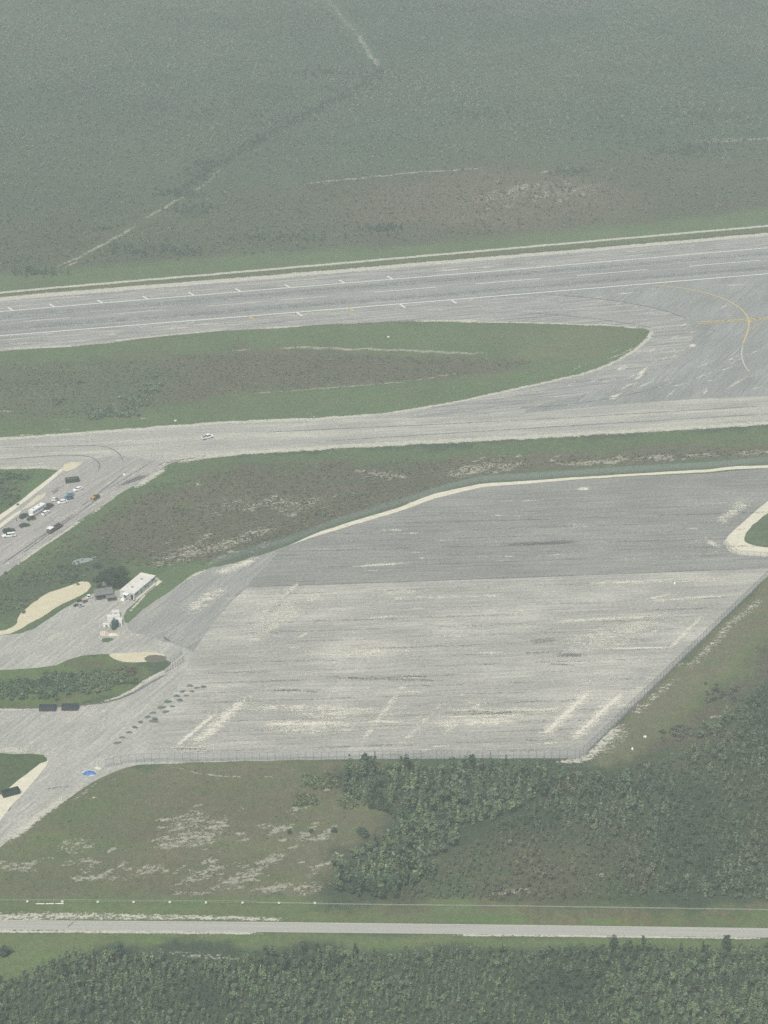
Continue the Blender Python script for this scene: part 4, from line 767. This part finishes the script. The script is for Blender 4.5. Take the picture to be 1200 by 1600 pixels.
# ------------------------------------------------------------------ vehicles
M_GLS = mat('dark_glass', C(40, 50, 56), rough=.12, spec=.6, world=False); M_TYR = mat('tyre_rubber', C(34, 34, 34), world=False); M_HUB = mat('wheel_rim', C(150, 152, 152), rough=.4, metal=.5, world=False)
M_LMP = mat('lamp_lens', C(220, 220, 205), rough=.2, world=False); M_RED = mat('tail_lens', C(150, 30, 24), rough=.3, world=False)
def paint(name, c): return mat(name, C(*c), rough=.3, spec=.5, world=False)
P_WHT = paint('white_car_paint', (245, 246, 244)); P_SIL = paint('silver_blue_paint', (150, 170, 178)); P_BLU = paint('blue_paint', (70, 108, 134)); P_DGR = paint('dark_green_paint', (48, 66, 60)); P_BLK = paint('charcoal_paint', (52, 58, 66)); P_YEL = paint('yellow_paint', (200, 160, 74)); P_GRN = paint('green_paint', (62, 84, 62)); P_BRN = paint('red_brown_paint', (100, 82, 78))
def wheels(r, xs, w, rad=.34, wid=.24):
    base = None
    for x in xs:
        for s in (-1, 1):
            if base is None:
                b = MB(); b.tube((0, -wid/2, 0), (0, wid/2, 0), rad, rad, 14); base = b.build('wheel', M_TYR, r); h = MB(); h.tube((0, -wid/2-.015, 0), (0, wid/2+.015, 0), rad*.55, rad*.55, 10); hb = h.build('rim', M_HUB, base); o = base
            else: o = base.copy(); COL.objects.link(o); o.parent = r; c = hb.copy(); COL.objects.link(c); c.parent = o
            o.location = (x, s*w, rad)
def car(px, py, qx, qy, pm, label, kind='sedan', group=None, L=4.7):
    """px, py is the middle on the ground; the nose points towards pixel offset qx, qy"""
    p = at(px, py); q = at(px+qx, py+qy); r = empty('parked_car' if kind != 'pickup' else 'pickup_truck', p, math.atan2(q.y-p.y, q.x-p.x)); r.scale = (1.08,)*3 if kind != 'pickup' else (1.2,)*3; tag(r, label, 'car' if kind != 'pickup' else 'pickup truck', group)
    k = L/4.7; W = .92; b = MB()
    if kind == 'sedan':
        b.loft([(-2.32*k, .42, .78, .78, .7), (-2.2*k, .3, .98, .86, .8), (-1.3*k, .26, 1.0, W, .86), (.9*k, .26, .98, W, .86), (1.9*k, .28, .86, .9, .8), (2.3*k, .4, .68, .8, .7)])
        roof = [(-1.75*k, -1.1*k, .6*k, 1.0*k)]; z0, z1 = .97, 1.45
    elif kind == 'suv':
        b.loft([(-2.35*k, .45, 1.0, .86, .82), (-2.25*k, .36, 1.12, .92, .88), (.95*k, .34, 1.12, .95, .9), (2.05*k, .36, 1.02, .93, .84), (2.35*k, .48, .82, .84, .76)])
        roof = [(-2.2*k, -1.95*k, .35*k, 1.05*k)]; z0, z1 = 1.1, 1.75
    else:
        b.loft([(-2.75, .55, 1.05, .9, .9), (-.5, .42, 1.08, .95, .92), (1.4, .42, 1.1, .95, .9), (2.5, .45, 1.02, .93, .84), (2.8, .55, .85, .84, .78)])
        roof = [(-.55, -.4, 1.0, 1.6)]; z0, z1 = 1.06, 1.82
    b.build('body', pm, r, .06); a0, a1, a2, a3 = roof[0]
    g = MB(); g.loft([(a0, z0-.02, z0+.02, W*.86, W*.84), (a1, z0-.02, z1-.03, W*.87, W*.7), (a2, z0-.02, z1-.03, W*.87, W*.7), (a3, z0-.02, z0+.02, W*.86, W*.84)]); g.build('window_glass', M_GLS, r)
    f = MB(); f.box(((a1+a2)/2, 0, z1), (a2-a1+.3, W*1.56, .1)); f.build('roof', pm, r, .03)
    for s in (-1, 1): m = MB(); m.box((2.3*k if kind != 'pickup' else 2.74, s*.62, .72 if kind == 'sedan' else .86), (.12, .32, .16)); m.build('headlight', M_LMP, r)
    for s in (-1, 1): m = MB(); m.box((-2.31*k if kind != 'pickup' else -2.76, s*.66, .82), (.08, .22, .16)); m.build('tail_light', M_RED, r)
    if kind == 'pickup':
        m = MB(); m.box((-1.65, 0, 1.085), (2.0, 1.5, .02)); m.build('truck_bed', M_BEDF, r)
        for s in (-1, 1): m = MB(); m.box((-1.65, s*.86, 1.2), (2.2, .1, .24)); m.build('bed_side', pm, r)
        m = MB(); m.box((-2.7, 0, 1.2), (.08, 1.66, .24)); m.build('tailgate', pm, r)
    wheels(r, (-1.4*k if kind != 'pickup' else -1.75, 1.4*k if kind != 'pickup' else 1.75), .84, .33 if kind == 'sedan' else .4)
    return r
M_BEDF = mat('bed_liner', C(60, 62, 62), world=False)
CG = 'cars parked on the ramp at the left'
car(122, 766, -7, 2.6, P_WHT, 'white sedan parked alone nearest the dark container', group=CG, L=5.0)
car(108.5, 774.5, -7, 1.6, P_SIL, 'silver blue car behind the small blue one', group=CG, L=4.9)
car(107.5, 780, -6, 1.5, P_BLU, 'small blue car between the silver and the white car', 'suv', CG, 4.0)
car(97.5, 786, -7, 1.6, P_WHT, 'white sedan in front of the small blue car', group=CG, L=4.9)
car(71.5, 803, 6, -4, P_WHT, 'white sedan parked along the near side of the white motorhome', group=CG, L=5.0)
car(38, 808, 6, -3, P_BLK, 'charcoal car behind the left end of the motorhome', 'suv', CG, 5.0)
car(38.5, 822.5, 7, -1.4, P_DGR, 'low dark green car left of the tractor', group=CG, L=4.8)
car(14, 831, 7, -1.6, P_DGR, 'dark green car behind the leftmost white one', 'suv', CG, 5.4)
car(14, 838.5, -7, .8, P_WHT, 'leftmost white car, in front of the dark green one', 'suv', CG, 5.9)
car(75.5, 794, 6, -4, P_BLK, 'dark pickup at the right end of the motorhome', 'pickup', CG)
car(324, 685, 8, -2.2, P_WHT, 'white pickup driving alone on the taxiway', 'pickup')
# motorhome
P0 = at(59, 801); P1 = at(72, 793); r = empty('motorhome', P0, math.atan2(P1.y-P0.y, P1.x-P0.x)); tag(r, 'long white motorhome with dark side windows among the parked cars', 'motorhome')
b = MB(); b.loft([(-5.3, .5, 3.3, 1.25, 1.22), (4.6, .5, 3.3, 1.25, 1.22), (5.2, .5, 2.6, 1.2, 1.1)]); b.build('body', M_WHT, r, .1)
for x in (-3.8, -2.1, -.4, 1.5, 3.1):
    for s in (-1, 1): m = MB(); m.box((x, s*1.25, 2.2), (.9, .06, .6)); m.build('window', M_GLS, r)
m = MB(); m.box((5.0, 0, 2.15), (.5, 2.0, .75), 0, R(-12)); m.build('windscreen', M_GLS, r); m = MB(); m.box((.6, -1.21, 1.5), (.75, .05, 1.9)); m.build('door', M_GALV, r)
for x in (-3, 1.4): m = MB(); m.box((x, 0, 3.22), (.9, .8, .42)); m.build('roof_vent', M_GALV, r, .03)
wheels(r, (-3.2, 3.4), 1.08, .46, .3)
# tractor, loader, truck
def machine(name, px, py, qx, qy, pm, label, cat, loader):
    p = at(px, py); q = at(px+qx, py+qy); r = empty(name, p, math.atan2(q.y-p.y, q.x-p.x)); tag(r, label, cat)
    b = MB(); b.loft([(-2.0, .8, 1.7, .5, .5), (.2, .8, 1.75, .55, .5), (2.0, .8, 1.5, .45, .4)]); b.build('body', pm, r, .06)
    b = MB(); b.loft([(-1.1, 1.6, 2.6, .7, .6), (.4, 1.6, 2.6, .7, .6)]); b.build('cab_glass', M_GLS, r); b = MB(); b.box((-.35, 0, 2.66), (1.8, 1.5, .1)); b.build('cab_roof', P_WHT if not loader else pm, r, .03)
    b = MB(); b.tube((1.2, .3, 1.6), (1.2, .3, 2.5), .06); b.build('exhaust_pipe', M_TYR, r)
    if loader:
        for s in (-1, 1): b = MB(); b.box((2.2, s*.6, 1.25), (2.4, .16, .22), 0, R(22)); b.build('lift_arm', pm, r)
        b = MB(); b.loft([(3.1, .15, .95, 1.3, 1.3), (3.9, .1, .4, 1.3, 1.3)]); b.build('bucket', M_GALV, r, .03)
        b = MB(); b.box((-2.2, 0, 1.2), (.7, 1.6, .9)); b.build('counterweight', M_BEDF, r, .06)
        wheels(r, (-1.2, 1.2), .95, .72, .5)
    else: wheels(r, (-1.0,), .85, .75, .45); wheels(r, (1.4,), .7, .42, .3)
machine('wheel_loader', 149, 780, -7, 4, P_YEL, 'yellow wheel loader with dark tyres on the ramp', 'loader', True)
machine('farm_tractor', 48.5, 812.5, -6, 1.5, P_GRN, 'dark green tractor with white cab roof before the motorhome', 'tractor', False)
p = at(86, 828); q = at(94, 823); r = empty('flatbed_truck', p, math.atan2(q.y-p.y, q.x-p.x)); tag(r, 'flatbed truck with white topped front and dark drums on its bed', 'truck')
b = MB(); b.box((0, 0, .85), (9.4, .9, .3)); b.build('chassis', M_BEDF, r); b = MB(); b.loft([(-4.9, .5, 1.5, 1.1, 1.05), (-4.5, .5, 2.2, 1.15, 1.05), (-2.8, .5, 2.2, 1.15, 1.05)]); b.build('cab', P_BRN, r, .08)
b = MB(); b.box((-3.5, 0, 2.62), (3.0, 2.5, .22)); b.build('cab_roof', M_WHT, r, .06); b = MB(); b.loft([(-4.7, 2.0, 2.05, 1.0, 1.0), (-4.4, 1.9, 2.5, 1.05, 1.0), (-3.0, 1.9, 2.5, 1.05, 1.0)]); b.build('windscreen', M_GLS, r)
b = MB(); b.box((1.2, 0, 1.15), (7.2, 2.4, .16)); b.box((1.2, 1.18, 1.35), (7.2, .06, .3)); b.box((1.2, -1.18, 1.35), (7.2, .06, .3)); b.box((-1.4, 0, 1.7), (1.9, 2.2, .9)); b.build('flat_bed', P_BRN, r, .02)
b = MB(); b.box((4.4, 0, 1.45), (.9, 2.3, .5)); b.build('tail_box', M_GALV, r, .04); wheels(r, (-3.6, 1.8, 3.2), 1.0, .48, .3)
for i in range(5):
    b = MB(); b.tube((0, 0, 0), (0, 0, 1.0), .36, .36, 12); b.tube((0, 0, .33), (0, 0, .36), .385, .385, 12); o = b.build('drum', M_BEDF); d = Vector((q.y-p.y, p.x-q.x, 0)).normalized(); f = (q-p).normalized(); o.location = p+f*(.6+i*.75)+d*(.45 if i % 2 else -.45)+Vector((0, 0, 1.24))
    tag(o, '%s dark drum from the cab on the bed of the flatbed truck' % ordn[i], 'drum', 'dark drums on the flatbed truck')
p = at(85, 783); r = empty('utility_cart', p, R(200)); tag(r, 'small white utility cart with brown load left of the white sedan', 'cart')
b = MB(); b.loft([(-1.4, .45, .8, .65, .65), (.6, .45, .8, .65, .65), (1.4, .4, .7, .6, .5)]); b.build('body', P_WHT, r, .05); b = MB(); b.box((.1, 0, 1.85), (1.5, 1.3, .07)); b.build('canopy', P_WHT, r, .03)
b = MB(); [b.tube((x, s*.55, .7), (x, s*.55, 1.85), .035, .035, 5) for x in (-.55, .75) for s in (-1, 1)]; b.build('canopy_frame', M_POST, r); b = MB(); b.box((-1.3, 0, 1.05), (1.3, 1.2, .5)); b.build('cargo_box', P_BRN, r, .04); wheels(r, (-1, 1), .6, .28, .2)
p = at(26, 815); b = MB(); b.box((0, 0, .9), (.12, .12, 1.8)); o = empty('sign_post', p); tag(o, 'thin dark post standing by the limestone strip near the tractor', 'post'); b.build('post', M_TYR, o); b = MB(); b.box((0, -.09, 1.6), (.5, .05, .6)); b.build('sign_panel', M_BEDF, o)

# ------------------------------------------------------------------ open containers, tarp, piles
M_NAVY = mat('navy_steel', C(58, 70, 86), [(C(84, 88, 92), 1.2, .4, 0, .52, .7, .5)], rough=.55, world=False); M_DGST = mat('dark_green_steel', C(50, 68, 68), [(C(84, 84, 78), 1, .5, 0, .55, .7, .5)], rough=.55, world=False)
M_RUB = mat('rubble', C(96, 94, 84), [(C(60, 62, 58), .5, None, 0, .45, .6, .9), (C(150, 146, 132), .4, None, 0, .56, .65, .8)], world=False, bump=(.4, 1, .2))
def container(px, py, qx, qy, m, label, L=6.6, load=False, gate=True, group='open roll off containers beside the roads'):
    p = at(px, py); q = at(px+qx, py+qy); r = empty('waste_container', p, math.atan2(q.y-p.y, q.x-p.x)); tag(r, label, 'container', group); W, Hh = 2.4, 1.9
    b = MB(); b.box((0, 0, .2), (L, W, .12)); b.build('floor', m, r)
    for s in (-1, 1):
        b = MB(); b.box((0, s*W/2, .2+Hh/2), (L, .08, Hh)); b.box((0, s*(W/2+.02), .2+Hh), (L+.1, .16, .12))
        for k in range(8): b.box((-L/2+.35+k*(L-.7)/7, s*(W/2+.09), .2+Hh/2), (.12, .1, Hh-.06))
        b.build('side_wall', m, r)
    b = MB(); b.box((-L/2, 0, .2+Hh/2), (.08, W-.1, Hh)); b.build('front_wall', m, r)
    if gate:
        b = MB(); b.box((0, 0, Hh/2+.22), (W, .08, Hh)); [b.tube((x, -.08, .3), (-x, -.08, Hh+.1), .05, .05, 5) for x in (-1, 1)]
        o = b.build('tailgate', m, r); o.location = (L/2+.06, -W/2, 0); o.location.y = 0; o.rotation_euler.z = R(78)
    else: b = MB(); b.box((L/2, 0, .2+Hh/2), (.08, W-.1, Hh)); b.build('rear_wall', m, r)
    if load:
        g = 10; V = []; Fc = []
        for i in range(g+1):
            for j in range(5): V.append((-L/2+.15+i*(L-.3)/g, -W/2+.12+j*(W-.24)/4, 1.7+random.uniform(-.2, .55)*(1 if 0 < j < 4 else .3)))
        for i in range(g):
            for j in range(4): a = i*5+j; Fc.append((a, a+5, a+6, a+1))
        b = MB(); b.add(V, Fc); b.build('debris', M_RUB, r)
    wheels(r, (-L/2+.6, L/2-.6), .9, .14, .2)
container(74.5, 1109.5, 1, 0, M_NAVY, 'navy open container, left one of the pair under the thicket')
container(109.5, 1108.5, 1, 0, M_NAVY, 'navy open container, right one of the pair under the thicket')
container(17, 1241.5, 7, -1.8, M_DGST, 'dark green open container on the limestone at the lower left edge', gate=False)
container(113, 753, 7, -.9, M_DGST, 'dark open container full of debris, topmost thing on the ramp', load=True, gate=False)
def mound(name, m, rx, ry, h, seed, lump=.25, n=(9, 18)):
    rg = random.Random(seed); V = [(0, 0, h)]; Fc = []; R_, S = n
    ph = [rg.uniform(0, 6.28) for _ in range(4)]
    for i in range(1, R_+1):
        for j in range(S):
            t_ = j*2*math.pi/S; k = 1+lump*.35*math.sin(2*t_+ph[0])+lump*.3*math.sin(3*t_+ph[1]); u = i/R_
            V.append((rx*u*k*math.cos(t_), ry*u*k*math.sin(t_), max(0, h*(1-u**2.2)+(h*lump*rg.uniform(-1, 1) if i < R_ else 0))))
    for j in range(S): Fc.append((0, 1+j, 1+(j+1) % S))
    for i in range(R_-1):
        for j in range(S): a = 1+i*S+j; b_ = 1+i*S+(j+1) % S; Fc.append((a, a+S, b_+S, b_))
    me = bpy.data.meshes.new(name); me.from_pydata(V, [], Fc); me.materials.append(m); return me
M_TARP = mat('blue_tarpaulin', C(62, 112, 176), [(C(96, 146, 206), 1.2, None, 0, .5, .65, .8), (C(44, 84, 140), .7, None, 0, .55, .68, .6)], rough=.45, world=False, bump=(.8, .8, .15), spec=.4)
p = at(139.5, 1208.5); r = empty('covered_pile', p); tag(r, 'pile under a bright blue tarpaulin at the road junction', 'tarp pile'); link('tarpaulin', mound('tarpaulin', M_TARP, 2.5, 1.9, .95, 3, .16), r)
o = link('pile_edge', mound('pile_edge', mat('pale_rubble', C(204, 206, 200), world=False), 2.9, 2.2, .3, 5, .3), r); o.location.y = .5
o = link('gravel_heap', mound('gravel_heap', M_SAND, .9, .7, .6, 8, .3)); o.location = at(163, 1111); tag(o, 'small yellowish heap beside the road under the thicket', 'heap')
o = link('gravel_heap', mound('gravel_heap', M_SOLID, 1.3, 1.0, .5, 9, .3)); o.location = at(153, 1200.5); tag(o, 'small white heap right of the blue tarpaulin', 'heap')
M_MAT = mat('dark_matting', C(112, 118, 112), [(C(84, 92, 90), .8, .5, 0, .45, .65, .8), (C(140, 142, 132), .5, None, 0, .58, .7, .6)], world=False, bump=(.4, .8, .15))
M_MAT2 = mat('teal_matting', C(92, 108, 106), [(C(74, 88, 88), .8, .5, 0, .45, .65, .8)], world=False, bump=(.4, .8, .15))
piles = [(297, 1071.5, 1.5), (307.5, 1075, 1.2), (318, 1073.5, 1.2), (285, 1080.5, 1.3), (300, 1080.5, 1), (276, 1087.5, 1.5), (290.5, 1087, 1.2), (262.5, 1096.5, 1.6), (281, 1094, 1.5), (252, 1105.5, 1.6), (269, 1104, 1.2), (239, 1114, 1.4), (258.5, 1112.5, 1.4), (230.5, 1120.5, 1.2), (240.5, 1127, 1.9), (219.5, 1128.5, 1.25), (211, 1136.5, 1.3), (201, 1144.5, 1.3), (191, 1152.5, 1.3), (183, 1161, 1.6)]
front = [p_ for p_ in piles if p_ in [(307.5, 1075, 1.2), (318, 1073.5, 1.2), (300, 1080.5, 1), (290.5, 1087, 1.2), (281, 1094, 1.5), (269, 1104, 1.2), (258.5, 1112.5, 1.4), (240.5, 1127, 1.9)]]
back = [p_ for p_ in piles if p_ not in front]; big = ['first', 'second', 'third', 'fourth', 'fifth', 'sixth', 'seventh', 'eighth', 'ninth', 'tenth', 'eleventh', 'twelfth']
mm = [mound('low_pile', M_MAT if i % 3 else M_MAT2, 1.05, .8, .28, 30+i, .35) for i in range(5)]
for row, rn in ((back, 'left'), (front, 'right')):
    for i, (x, y, s) in enumerate(sorted(row, key=lambda q_: q_[1])):
        o = link('low_pile', mm[(i*2+len(rn)) % 5]); o.location = at(x, y); o.scale = (s, s*random.uniform(.8, 1.2), random.uniform(.8, 1.5)); o.rotation_euler.z = random.uniform(-.3, .5)
        tag(o, '%s low dark pile from the far end of the %s row' % (big[i], rn), 'pile', 'low dark piles in two diagonal rows at the apron entrance')
p = at(242, 1125); b = MB(); b.loft([(-.9, .0, .7, .6, .55), (.9, 0, .6, .6, .55)]); o = b.build('supply_crate', M_MAT2, None, .05); o.location = p+Vector((0, 0, .25)); tag(o, 'squarish grey green crate standing on the nearest pile of the right row', 'crate')

# ------------------------------------------------------------------ site trailer, shed and yard clutter
M_TWAL = mat('trailer_siding', C(206, 214, 210), [(C(184, 194, 192), 3, .3, 0, .48, .7, .5)], rough=.6, world=False); M_TROOF = mat('trailer_roof', C(224, 222, 214), [(C(176, 160, 146), 3, .5, 0, .52, .68, .7), (C(196, 190, 180), .8, None, 0, .5, .7, .6)], world=False)
a, b2 = at(210, 939), at(243, 911); rz = math.atan2(b2.y-a.y, b2.x-a.x); p = at(197, 935); r = empty('office_trailer', a, rz); tag(r, 'long white site trailer with dark windows beside the spreading tree', 'trailer')
TL = (b2-a).length; TW = 7.3; Ht = 3.3
b = MB(); b.box((TL/2, TW/2, .35+Ht/2), (TL, TW, Ht)); b.build('body', M_TWAL, r, .04)
b = MB(); b.loft([(-.2, Ht+.36, Ht+.5, TW/2+.2, TW/2+.1), (TL+.2, Ht+.36, Ht+.5, TW/2+.2, TW/2+.1)]); o = b.build('roof', M_TROOF, r); o.location.y = TW/2
for x in [TL*.09, TL*.16, TL*.52, TL*.86, TL*.93]: m = MB(); m.box((x, -.02, 2.5), (.95, .08, 1.0)); w_ = m.build('window', M_GLS, r); m = MB(); m.box((x, -.05, 1.94), (1.1, .1, .08)); m.build('sill', M_WHT, w_)
for x in (TL*.34, TL*.66): m = MB(); m.box((x, -.02, 1.6), (.9, .07, 2.0)); m.build('door', M_GALV, r)
m = MB(); m.box((TL/2, -.55, .35), (TL*.9, 1.0, .5)); m.build('skirting_deck', M_SOLID, r)
for y_ in (1.2, 4.9): m = MB(); m.box((-.03, y_, 1.7), (.08, 1.3, 2.3)); m.build('door', M_GLS, r)
m = MB(); m.box((-1.1, TW*.5, 3.3), (2.3, 2.6, .14)); m.build('porch_roof', M_WHT, r, .03); m = MB(); [m.box((-2.1, y_, 1.7), (.14, .14, 3.2)) for y_ in (1.9, 4.1)]; m.build('porch_post', M_WHT, r)
m = MB(); m.box((-.9, 4.9, .35), (1.8, 1.8, .7)); m.box((-2.0, 4.9, .18), (.6, 1.8, .35)); m.build('steps', M_WHT, r, .03); m = MB(); [m.box((TL*k, TW*.5, Ht+.62), (.9, .9, .35)) for k in (.25, .7)]; m.build('roof_vent', M_GALV, r, .03)
m = MB(); c0 = at(245, 911); m.box((0, 0, .08), (5, 3, .16), rz); o = m.build('concrete_pad', M_SOLID); o.location = c0; tag(o, kind='structure')
M_SHR = mat('shed_roof', C(128, 130, 128), [(C(106, 108, 106), .5, 4, 0, .45, .62, .7), (C(150, 148, 140), 1.5, None, 0, .55, .7, .6)], rough=.6, world=False); M_WOOD = mat('weathered_wood', C(104, 96, 86), world=False)
p = at(163, 938); r = empty('open_shed', p, R(12)); tag(r, 'low grey roofed open shed left of the white trailer', 'shed')
m = MB(); m.loft([(-4.2, 2.4, 2.55, 3.2, 3.2), (4.2, 2.9, 3.05, 3.2, 3.2)]); o = m.build('roof', M_SHR, r); o.location.y = 3.4
m = MB(); m.loft([(-.5, 2.3, 2.42, 1.8, 1.8), (3.8, 2.6, 2.72, 1.8, 1.8)]); o = m.build('lean_to_roof', M_SHR, r); o.location = (1.2, -.6, -.3)
for x in (-3.9, -1.2, 1.4, 3.9): m = MB(); m.box((x, .4, 1.25), (.16, .16, 2.5)); m.build('post', M_WOOD, r); m = MB(); m.box((x, 6.4, 1.25), (.16, .16, 2.5)); m.build('post', M_WOOD, r)
m = MB(); m.box((0, 6.2, 1.2), (8, .1, 2.2)); m.build('back_wall', M_SHR, r); m = MB(); m.box((-2.2, 1.4, .7), (1.6, 1.4, 1.4)); m.build('work_bench', M_NAVY, r)
o = link('water_tank', mound('water_tank', M_WHT, 1.2, 1.1, 1.6, 77, .08)); o.location = at(163, 914); tag(o, 'small white rounded tank under the spreading tree behind the shed', 'tank')
def buggy(px, py, rz, pm, label, name='golf_cart', cat='cart'):
    r = empty(name, at(px, py), rz); tag(r, label, cat, 'small vehicles lined up left of the shed'); b = MB(); b.loft([(-1.2, .35, .8, .55, .5), (.3, .35, .7, .6, .55), (1.2, .35, .75, .5, .4)]); b.build('body', pm, r, .06)
    b = MB(); b.box((-.2, 0, .95), (.8, .9, .25)); b.build('seat', M_BEDF, r, .05); b = MB(); b.tube((.45, 0, .7), (.2, 0, 1.2), .03); b.tube((.1, -.25, 1.2), (.3, .25, 1.2), .03); b.build('steering', M_TYR, r)
    if cat == 'cart': b = MB(); b.box((-.1, 0, 1.75), (1.5, 1.1, .06)); b.build('canopy', M_WHT, r, .02); b = MB(); [b.tube((x, s*.5, .7), (x, s*.5, 1.75), .03, .03, 5) for x in (-.75, .6) for s in (-1, 1)]; b.build('canopy_frame', M_POST, r)
    wheels(r, (-.8, .8), .5, .26, .2)
P_LIL = paint('pale_lilac_paint', (178, 172, 196)); P_RED = paint('faded_red_paint', (130, 78, 70))
buggy(127, 948, R(30), P_LIL, 'pale lilac small buggy at the near end of the row by the shed', 'quad_bike', 'quad bike'); buggy(119, 947, R(40), P_GRN, 'green mower at the left end of the row by the shed', 'riding_mower', 'mower')
buggy(124, 940, R(35), M_BEDF, 'dark buggy behind the pale lilac one by the shed', 'quad_bike', 'quad bike'); buggy(133, 941, R(50), P_RED, 'red brown buggy third from the left by the shed', 'quad_bike', 'quad bike'); buggy(139, 935, R(40), P_WHT, 'white cart with canopy nearest the shed', 'golf_cart', 'cart')
# dark tank with white boxes on a rubble island
M_TEAL = mat('dark_teal_tank', C(50, 70, 80), [(C(66, 86, 94), 1.2, None, 0, .5, .7, .6)], rough=.5, world=False)
r = empty('storage_tank', at(180, 979)); tag(r, 'round dark teal tank among white boxes in front of the trailer', 'tank'); b = MB(); b.tube((0, 0, 0), (0, 0, 2.7), 1.6, 1.6, 22); b.build('body', M_TEAL, r, .1); b = MB(); b.tube((0, 0, 2.7), (0, 0, 3.05), 1.55, .5, 22); b.build('lid', M_TEAL, r); b = MB(); b.tube((0, 0, 3.05), (0, 0, 3.2), .3, .3, 10); b.build('hatch', M_GALV, r)
for x, y, d, lab in ((181, 962, (3.2, 2.2, 2.2), 'white box container furthest from the road behind the teal tank'), (178, 970, (5.4, 2.4, 2.5), 'longest white box container directly behind the teal tank'), (166.5, 979, (2.8, 1.6, 1.4), 'small white box left of the teal tank'), (188, 974, (1.6, 5.0, 1.6), 'narrow white box along the right of the teal tank')):
    r = empty('storage_box', at(x, y), R(6)); tag(r, lab, 'storage box', 'white boxes round the teal tank'); b = MB(); b.box((0, 0, d[2]/2+.1), d); b.build('body', M_WHT, r, .05); b = MB(); b.box((0, 0, d[2]+.13), (d[0]+.12, d[1]+.12, .08)); b.build('lid', M_TROOF, r, .02); b = MB(); b.box((0, -d[1]/2-.02, d[2]*.5), (min(.9, d[0]*.4), .05, d[2]*.75)); b.build('door', M_GALV, r)
o = link('rubble_heap', mound('rubble_heap', mat('pink_white_rubble', C(206, 196, 182), [(C(170, 150, 138), .9, None, 0, .48, .65, .8)], world=False, bump=(.5, 1, .2)), 2.6, 2.2, .9, 50, .3)); o.location = at(164, 990); tag(o, 'pale pinkish heap of rubble in front of the small white box', 'heap')
o = link('rubble_heap', mound('rubble_heap', M_SOLID, 2.4, 1.3, .6, 51, .3)); o.location = at(177, 992); tag(o, 'flat cream heap at the foot of the teal tank', 'heap'); o = link('grass_mound', mound('grass_mound', M_GRS2, 2.8, 2.2, .3, 52, .3)); o.location = at(167, 1000); tag(o, 'small green mound inside the curved white kerb', 'mound')
bush = leaf_mesh('crown', *proto_tree(500, h=2.6, r=1.5, n=120, size=.26, style=2), cc(60, 80, 58)); r = empty('bush', at(178, 984)); tag(r, 'dark bush hugging the front of the teal tank', 'bush'); link('crown', bush, r)

# ------------------------------------------------------------------ haze
hm = bpy.data.materials.new('haze'); hm.use_nodes = True; ht = hm.node_tree; ht.nodes.remove(ht.nodes['Principled BSDF'])
pv = ht.nodes.new('ShaderNodeVolumePrincipled'); pv.inputs['Density'].default_value = HAZE; pv.inputs['Color'].default_value = (.92, 1.0, .97, 1)
pv.inputs['Anisotropy'].default_value = 0.0
ht.links.new(pv.outputs[0], ht.nodes['Material Output'].inputs['Volume'])
hx, hy0, hy1, hz0, hz1 = 2600, -3000.5, 9000, -1, H+6
hv = [(x, y, z) for z in (hz0, hz1) for y in (hy0, hy1) for x in (-hx, hx)]
me = bpy.data.meshes.new('haze'); me.from_pydata(hv, [], [(0, 2, 3, 1), (4, 5, 7, 6), (0, 1, 5, 4), (2, 6, 7, 3), (0, 4, 6, 2), (1, 3, 7, 5)]); me.materials.append(hm)
tag(link('haze', me), 'pale grey green haze in the air over the airfield', 'haze', kind='stuff')
